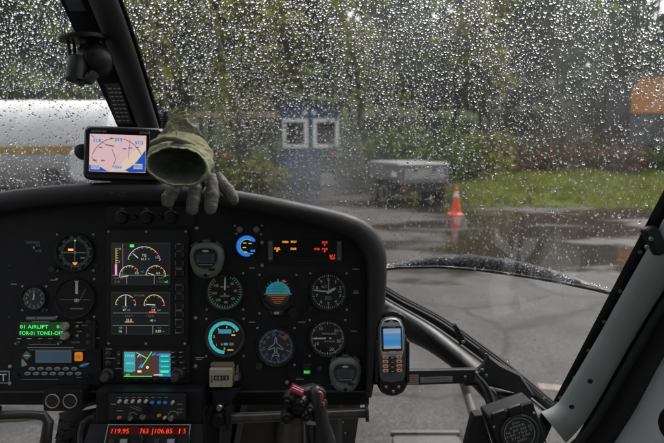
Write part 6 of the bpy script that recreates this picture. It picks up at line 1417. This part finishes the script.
mb = MB(ua); [mb.rect(*Q(413, 376.4 + 2 * i), 8, .7, .4) for i in range(4)]; mb.build('print', mat('sticker red', (.3, .12, .1), .5), st, smooth=False)
mb = MB(ua); mb.plate([Q(420.5, 382.8), Q(452.5, 381.6), Q(452.5, 376.2), Q(420.5, 377)], 0, .3); st = mb.build('sticker', mat('sticker grey', (.3, .3, .29), .5), t)
mb = MB(ua); mb.text('THIS EQUIPMENT MUST', *Q(436, 378.3), 1.5, .45, wid=25, rot=1.5); mb.text('BE SWITCHED OFF IN FLIGHT', *Q(437, 380.9), 1.5, .45, wid=27, rot=1.5); mb.build('print', DIAL, st, smooth=False)
for x, y in ((465, 377), ): part('rivet', SCLM, t, (*Q(x, y), .1), u=ua)

# ------------------------------------------------------------------ compass box low on the right
t = thing('compass_box', 'black box with two square buttons and a round compass face beside the door pillar', 'compass', frame(512, 428, .98, roll=19)); uc = .98 / F
mb = MB(uc); mb.plate(rrect(4, -13, 48, 66, 3), -25, 2, 2); mb.build('case', DARK, t)
mb = MB(uc); mb.plate([(-22, 18), (-23, -40), (-60, -44), (-56, -20), (-30, 20)][::-1], -24, -10, 1); mb.build('side_bracket', BLK, t)
for x in (-9, 8): mb = MB(uc); mb.plate(rrect(x, 18, 14, 8.5, 1.2), 2, 5.5, .9); mb.build('square_button', DARK, t)
mb = MB(uc); mb.lathe([(19.5, 1.5), (19.5, 4), (18, 5.2), (16.6, 4.2), (16.4, 2)], 5, -6, 44, cap=False); mb.build('bezel', MID, t)
mb = MB(uc); mb.plate(ell(5, -6, 16.6, n=40), 2, 2.6); dd = mb.build('dial', mat('dial charcoal', (.02, .02, .021), .5), t)
mb = MB(uc); [mb.text(s_, 5, 5 - 3.6 * i, 2.2, 2.8, wid=w_) for i, (s_, w_) in enumerate((('FOR', 8), ('STEER', 16), ('N 30 60 E', 26), ('120 150 S', 26), ('210 240', 20), ('300', 10)))]; mb.arc(5, -6, 14.8, 15.4, 0, 360, 2.8, 40); mb.build('lettering', GREYP, dd, smooth=False)
for x, y in ((-17, 8), (25, 8), (-17, -24), (25, -24)): part('screw', SMLM, t, (x, y, 2), u=uc)
for y in (-22, -34): mb = MB(uc); mb.lathe([(2.4, 0), (2, .4), (0, .4)], -34, y, 14); mb.build('rivet', DIAL, t)

# ------------------------------------------------------------------ centre console
dc = 1.03; u2 = dc / F
t = thing('center_console', 'black console below the panel carrying the audio selector and red-digit radio', 'console', frame(148, 420, dc)); o_ = (148, 420)
mb = MB(u2); mb.plate([Q(95, 392), Q(95, 424), Q(200, 424), Q(200, 392)], -60, -2, .8); mb.build('upper_box', BLK, t); mb = MB(u2); mb.plate([Q(90, 415), Q(88, 475), Q(208, 475), Q(202, 415)], -70, -6, 1); mb.build('pedestal', BLK, t)
mb = MB(u2); M = Matrix.Translation((*Q(0, 423), 0)) @ Matrix.Rotation(R(-38), 4, 'X'); mb.plate([(-52 + 0, -60), (-62, -60), (-58, 0), (55, 0), (66, -60)][::-1] if False else [(-62 , -70), (62, -70), (54, 0), (-58, 0)], -30, 0, .8, m=Matrix.Translation((0, -3.5, 0)) @ Matrix.Rotation(R(-35), 4, 'X')); mb.build('sloped_deck', DARK, t)
pr2 = lambda s, m, fn, name='print': (lambda mb: (fn(mb), mb.build(name, m, s, smooth=False)))(MB(u2))
pr2(t, GREYP, lambda mb: (mb.text('PUSH', *Q(97.5, 435.5), 1.8, 6.5, wid=6), mb.text('PUSH', *Q(194.5, 437), 1.8, 6.5, wid=6)), 'lettering')
t = thing('audio_panel', 'audio selector panel with rows of white and blue switches on the console', 'audio panel', frame(148, 406, dc - .004)); o_ = (148, 406)
mb = MB(u2); mb.plate(rrect(0, 0, 76, 25, 1), 0, 3, .5); mb.build('case', mat('audio black', (.016, .016, .016), .45), t)
def sw(x, y, m, dx=.6, dy=1.6):
    a = Q(x, y); mb = MB(u2); mb.lathe([(1.6, 3), (1.6, 4), (1.1, 4.4)], a[0], a[1], 12); mb.tube([(a[0], a[1], 4), (a[0] + dx, a[1] + dy, 8), (a[0] + dx * 1.2, a[1] + dy * 1.2, 9.5)], [1., 1.6, 1.2], 9); mb.build('switch', m, t)
PW = mat('switch white', (.5, .5, .48), .4); PBL = mat('switch blue', (.03, .2, .55), .4, emit=.12); PPK = mat('switch pink', (.7, .15, .2), .45); PAM = mat('switch amber', (.6, .3, .04), .45)
for x in (121.5, 128, 134.5, 141, 147.5): sw(x, 399.6, PW, .8, .6)
for x in (153.6, 160.6, 166.6): sw(x, 401.2, PBL)
sw(173, 402, PW, 2.4, 3); sw(121.5, 416, PPK); sw(160.6, 414, PAM); sw(166.6, 416, PW, .4, 1.2)
for x, y, r_ in ((132.6, 416, 2.6), (145, 414.5, 3.4), (172.5, 416, 3)): mb = MB(u2); mb.lathe([(r_, 3), (r_, 6), (r_ * .75, 7.5), (0, 7.5)], *Q(x, y), 18); mb.build('knob', CHROME, t)
mb = MB(u2); mb.lathe([(5, 3), (5, 4.5), (3.4, 5), (3, 8), (0, 8)], *Q(148, 408), 24); mb.build('knob', DARK, t)
pr2(t, GREYP, lambda mb: ([mb.rect(*Q(x, 396.4), 3.4, .5, 3.1) for x in (121, 128, 134.5, 141, 148, 154, 160.6, 167)], mb.bar(*Q(131, 405.5), *Q(144, 410.6), .5, 3.1), mb.bar(*Q(135, 405), *Q(147, 409.4), .5, 3.1), mb.rect(*Q(115, 403), 5, .8, 3.1), mb.rect(*Q(121, 409.6), 6, .7, 3.1), mb.rect(*Q(180.6, 403), 5, .6, 3.1), mb.rect(*Q(181, 408), 6, .6, 3.1), mb.rect(*Q(180.6, 411), 5, .6, 3.1), mb.rect(*Q(128, 402.6), 5, .5, 3.1), mb.arc(*Q(134, 416), 4.4, 4.9, -60, 60, 3.1, 10), mb.arc(*Q(174, 415), 4.8, 5.4, -80, 80, 3.1, 10)))
t = thing('comm_radio', 'radio with glowing red frequency digits at the bottom of the console', 'radio', frame(149, 433, dc - .01, tilt=-30)); o_ = (149, 433)
mb = MB(u2); mb.plate(rrect(0, -9, 84, 34, 1), -3, 3, .5); mb.build('case', DARK, t)
mb = MB(u2); mb.plate([(-41, 7.6), (41, 7.6), (41, 6.9), (-41, 6.9)][::-1], 3, 3.4); mb.plate([(-41, 6.9), (-40.3, 6.9), (-40.3, -25), (-41, -25)][::-1], 3, 3.4); mb.plate([(40.3, 6.9), (41, 6.9), (41, -25), (40.3, -25)][::-1], 3, 3.4); mb.build('border', mat('frame white', (.42, .42, .42), .5), t)
mb = MB(u2); mb.plate(rrect(-1, 1.4, 74, 7.4, .4), 3, 3.4); s = mb.build('display', mat('red window', (.03, .003, .002), .2, emit=.5), t)
mb = MB(u2)
for tx, x, w_ in (('119.95', -27.5, 17), ('763', -4, 8.5), ('106.85', 15.4, 17), ('1', 31, 1.2), ('5', 36, 2.4)): mb.text(tx, x, 1.4, 4.4, 3.55, wid=w_)
mb.rect(4.4, .6, .7, 6, 3.55); mb.build('digits', E_R, s, smooth=False)
for x in (-8, 38): mb = MB(u2); mb.lathe([(6, 3), (6, 8), (5, 9), (0, 9)], x, -7.5, 24); mb.build('knob', DARK, t)
for x in (-22, 24): mb = MB(u2); mb.plate(rrect(x, -8, 7, 4, .6), 3, 5, .4); mb.build('key', mat('key pale', (.3, .31, .32), .5), t)
for x in (-34, 10): mb = MB(u2); mb.plate(rrect(x, -8, 5, 4, .6), 3, 5, .4); mb.build('key', MID, t)

# ------------------------------------------------------------------ footwell: linings, vents, tubes
FT = 1.28
t = thing('footwell_lining', 'scuffed dark floor tunnel below the middle of the panel', 'lining', frame(275, 420, FT)); uf = FT / F; o_ = (275, 420)
mb = MB(uf); mb.plate([Q(242, 396), Q(228, 470), Q(345, 470), Q(345, 392)], -50, 0, 8); mb.build('tunnel', FOOT, t, angle=20)
mb = MB(uf); mb.plate([Q(296, 412), Q(300, 475), Q(276, 475), Q(278, 424), Q(282, 414)][::-1], 0, 14, 5); mb.build('tunnel_boss', FOOT, t)
mb = MB(uf); mb.plate([Q(200, 380), Q(200, 470), Q(230, 470), Q(244, 396), Q(248, 380)], -60, -22, 2); mb.build('side_panel', mat('dark brown lining', (.03, .026, .023), .6, var=.4, scale=14), t)
mb = MB(uf); mb.plate([Q(222, 380), Q(219, 470), Q(225, 470), Q(234, 400), Q(240, 380)], -22, -14, 1); mb.build('strut', mat('brown strut', (.06, .05, .042), .5, var=.4, scale=20), t)
mb = MB(uf); mb.plate([Q(338, 385), Q(330, 470), Q(352, 470), Q(364, 385)], -30, -5, 2); mb.build('side_bracket', mat('bracket grey', (.035, .035, .034), .5, var=.3, scale=20), t)
for i in range(6): part('rivet', SMLM, t, (*Q(343 + 2.2 * (i % 2), 402 + 11 * i), -4.8), u=uf)
t = thing('cross_tube', 'worn metal cross tube with a flanged end behind the cyclic grip', 'tube', frame(300, 414, 1.06)); ux = 1.06 / F; o_ = (300, 414)
mb = MB(ux); mb.tube([(*Q(232, 418), 0), (*Q(260, 417), 0), (*Q(366, 412.5), 0)], 5, 24); mb.build('tube', mat('tube metal', (.11, .1, .09), .33, metal=.7, var=.35, scale=30, rvar=.12), t)
mb = MB(ux); mb.tube([(*Q(365.4, 412.5), 0), (*Q(368.4, 412.4), 0)], 8.8, 28); mb.build('end_flange', MID, t)
mb = MB(ux); mb.plate([Q(211, 390), Q(211, 416), Q(217, 416), Q(230, 404), Q(240, 390)], -20, -4, 1.2); mb.build('bracket', BLK, t); mb = MB(ux); mb.lathe([(8, -8), (8, 2), (6, 5), (0, 5)], *Q(219, 420), 24); mb.build('pivot', BLK, t)
mb = MB(ux); mb.lathe([(3.6, -6), (3.6, 1), (2.6, 2.4), (0, 2.4)], *Q(219.5, 407.8), 18); mb.build('bolt', CHROME, t); mb = MB(ux); mb.tube([(*Q(219, 428), -4), (*Q(218, 470), -4)], 2.6, 10); mb.build('rod', MID, t)
mb = MB(ux); mb.plate(ell(*Q(229, 417), 3, 12, 20), -10, 6, 1); mb.build('collar', BLK, t)
t = thing('vent_pair', 'black block with two round white-rimmed air outlets below the panel', 'air vent', frame(62, 401, 1.05)); uv = 1.05 / F
mb = MB(uv); mb.plate(rrect(.5, 0, 39, 21, 2), -30, 0, 1); mb.build('block', DARK, t)
for x in (-9.4, 8.2):
    mb = MB(uv); mb.lathe([(6.2, 0), (6.2, .8), (6.7, 1.2), (7.2, .8), (7.2, 0)], x, 0, 32, cap=False); f_ = mb.build('outlet_rim', mat('rim white', (.36, .34, .32), .45), t)
    mb = MB(uv); mb.plate(ell(x, 0, 6.2, n=28), .05, .25); mb.build('outlet_shade_disc', mat('outlet shade brown', (.022, .017, .012), .5, var=.4, scale=200), f_)  # flat dark disc, shade of the hollow outlet put into its colour
t = thing('seat_frame_tube', 'bent black tube with a green strip in the lower left corner', 'tube', frame(20, 415, .9)); uz = .9 / F; o_ = (20, 415)
mb = MB(uz); mb.tube([(*Q(-60, 416), 0), (*Q(0, 415.5), 0), (*Q(30, 414.5), 0), (*Q(44, 416), 0), (*Q(48.5, 422), 0), (*Q(46, 440), 0), (*Q(42, 470), 0)], [4.5, 4.5, 4.2, 4.6, 5, 5.5, 6], 16); mb.build('bent_tube', mat('tube black', (.016, .016, .017), .35), t)
mb = MB(uz); mb.tube([(*Q(-60, 420.4), 3), (*Q(0, 419.8), 3), (*Q(26, 418.6), 3), (*Q(40, 417.5), 3)], [1.9, 1.9, 1.6, .4], 10); mb.build('green_strip', mat('strip green', (.12, .16, .035), .4), t)
mb = MB(uz); mb.tube([(*Q(-8, 408), 2), (*Q(1, 409), 2)], [5, 4], 14); mb.build('tube_end', BLK, t)
t = thing('floor_cover', 'wet black cover sheet with water drops beside the console', 'cover', frame(72, 428, 1.2)); uw = 1.2 / F; o_ = (72, 428)
mb = MB(uw); n_ = 14; vs = []
for j in range(n_):
    for i in range(n_):
        fx, fy = i / (n_ - 1), j / (n_ - 1); x = 52 + 46 * fx - 4 * fy + 8 * (1 - fy) * (1 - fx); y = 413 - 6 * fx + fy * 60; vs.append((*Q(x, y), -10 * fy + 3 * math.sin(fx * 3 + fy * 2)))
mb.add(vs, [(j * n_ + i, (j + 1) * n_ + i, (j + 1) * n_ + i + 1, j * n_ + i + 1) for j in range(n_ - 1) for i in range(n_ - 1)]); sh = mb.build('sheet', mat('wet vinyl', (.022, .023, .025), .35, var=.3, scale=20, bump=.3, bscale=80), t, angle=80)
mb = MB(uw); [mb.plate(ell(*Q(random.uniform(55, 82), random.uniform(418, 443)), random.uniform(.5, 1.1), random.uniform(.4, .9), 10), -4, 1.2 + .5, .5) for _ in range(28)]; mb.v; o2_ = mb.build('water_drops', mat('drop dark', (.022, .023, .026), .06), t); o2_['kind'] = 'stuff'
mb = MB(uw); mb.tube([(*Q(62, 413), 4), (*Q(74, 410), 5), (*Q(86, 404), 5), (*Q(98, 401), 4)], [2.2, 3.2, 3, 2.5], 10, sq=.6); mb.build('torn_edge', mat('frayed edge', (.1, .09, .075), .8, var=.5, scale=60, bump=.5, bscale=300), t)
mb = MB(uw); mb.tube([(*Q(82, 470), 5), (*Q(83, 430), 6), (*Q(86, 420), 7), (*Q(92, 415), 6), (*Q(100, 414), 4)], [2.4, 2.4, 2.6, 2.2, 2], 10); mb.build('strap', mat('strap grey', (.13, .125, .115), .7, var=.3, scale=60), t)

# ------------------------------------------------------------------ cyclic grip
dk = .93; uk = dk / F
t = thing('cyclic_stick', 'black cyclic control grip with red buttons in front of the panel', 'control stick', frame(308, 415, dk)); o_ = (308, 415)
GRP = mat('grip rubber', (.014, .014, .015), .42, var=.3, scale=60, bump=.15, bscale=500)
mb = MB(uk); mb.tube([(*Q(326, 480), -4), (*Q(324, 440), -2), (*Q(321, 420), 0), (*Q(318, 405), 1), (*Q(316, 392), 0), (*Q(314, 386), 0)], [15, 12.5, 8.5, 9, 9.5, 5], 24, sq=.8); mb.build('grip', GRP, t, angle=80)
mb = MB(uk); mb.tube([(*Q(292, 480), -8), (*Q(293, 440), -8), (*Q(294, 426), -7), (*Q(296, 416), -6)], [13, 12, 10.5, 9], 22); mb.build('column', mat('column brown', (.045, .038, .032), .45, var=.3, scale=30), t, angle=80)
mb = MB(uk); mb.plate([Q(284, 397), Q(290, 390), Q(303, 388), Q(313, 386), Q(322, 390), Q(322, 406), Q(310, 414), Q(300, 412), Q(288, 408)], -10, 2, 3); mb.build('head', GRP, t)
mb = MB(uk); M = Matrix.Translation((*Q(297.5, 388.6), 4)) @ Matrix.Rotation(R(-24), 4, 'Z') @ Matrix.Rotation(R(-30), 4, 'X'); mb.plate(rrect(0, 0, 14, 7.5, 1.2), 0, 4, .8, m=M); rc = mb.build('red_guard', mat('guard red', (.5, .02, .08), .35, emit=.05), t)
mb = MB(uk); [mb.plate(rrect(0, y, 11, .8, .2), 4.0, 4.2, m=M) for y in (1.6, -.4)]; mb.build('guard_print', mat('guard white', (.6, .45, .48), .5), rc)
for x, y, r_ in ((290, 396, 6.4), (298.5, 404.5, 7), (287, 415, 6.4), (306, 413, 5.6), (312, 405, 4.6), (304, 398, 3.6)):
    mb = MB(uk); M = Matrix.Translation((*Q(x, y), 2)) @ Matrix.Rotation(R(random.uniform(-25, 15)), 4, 'Y') @ Matrix.Rotation(R(random.uniform(5, 35)), 4, 'X'); mb.lathe([(r_, -4), (r_, 4), (r_ * .85, 5.5), (r_ * .5, 5.5), (r_ * .45, 8), (r_ * .25, 8.6), (0, 8.6)], n=24, m=M); mb.build('thumb_switch', DARK if r_ > 5 else MID, t)
RB = mat('red button', (.62, .05, .035), .35, emit=.06)
for x, y, r_ in ((319.3, 393.2, 4.6), (321.4, 402.2, 4.0)):
    mb = MB(uk); mb.lathe([(r_ * 1.5, 1), (r_ * 1.5, 5), (r_ * 1.3, 6), (r_ * 1.02, 6), (r_ * 1.0, 4.5)], *Q(x, y), 26, cap=False); mb.build('button_collar', GRP, t); mb = MB(uk); mb.lathe([(r_, 4), (r_, 6.6), (r_ * .8, 7.8), (0, 8.2)], *Q(x, y), 24); mb.build('red_button', RB, t)
mb = MB(uk); mb.plate([Q(306, 418), Q(317, 420), Q(317, 424), Q(306, 423)], 0, 4, .6); mb.build('trigger', CHROME, t)
mb = MB(uk); mb.tube([(*Q(304, 412), 2), (*Q(310, 418), 0), (*Q(308, 432), -4), (*Q(312, 470), -6)], 1.6, 8); mb.build('cable', RUBB, t)
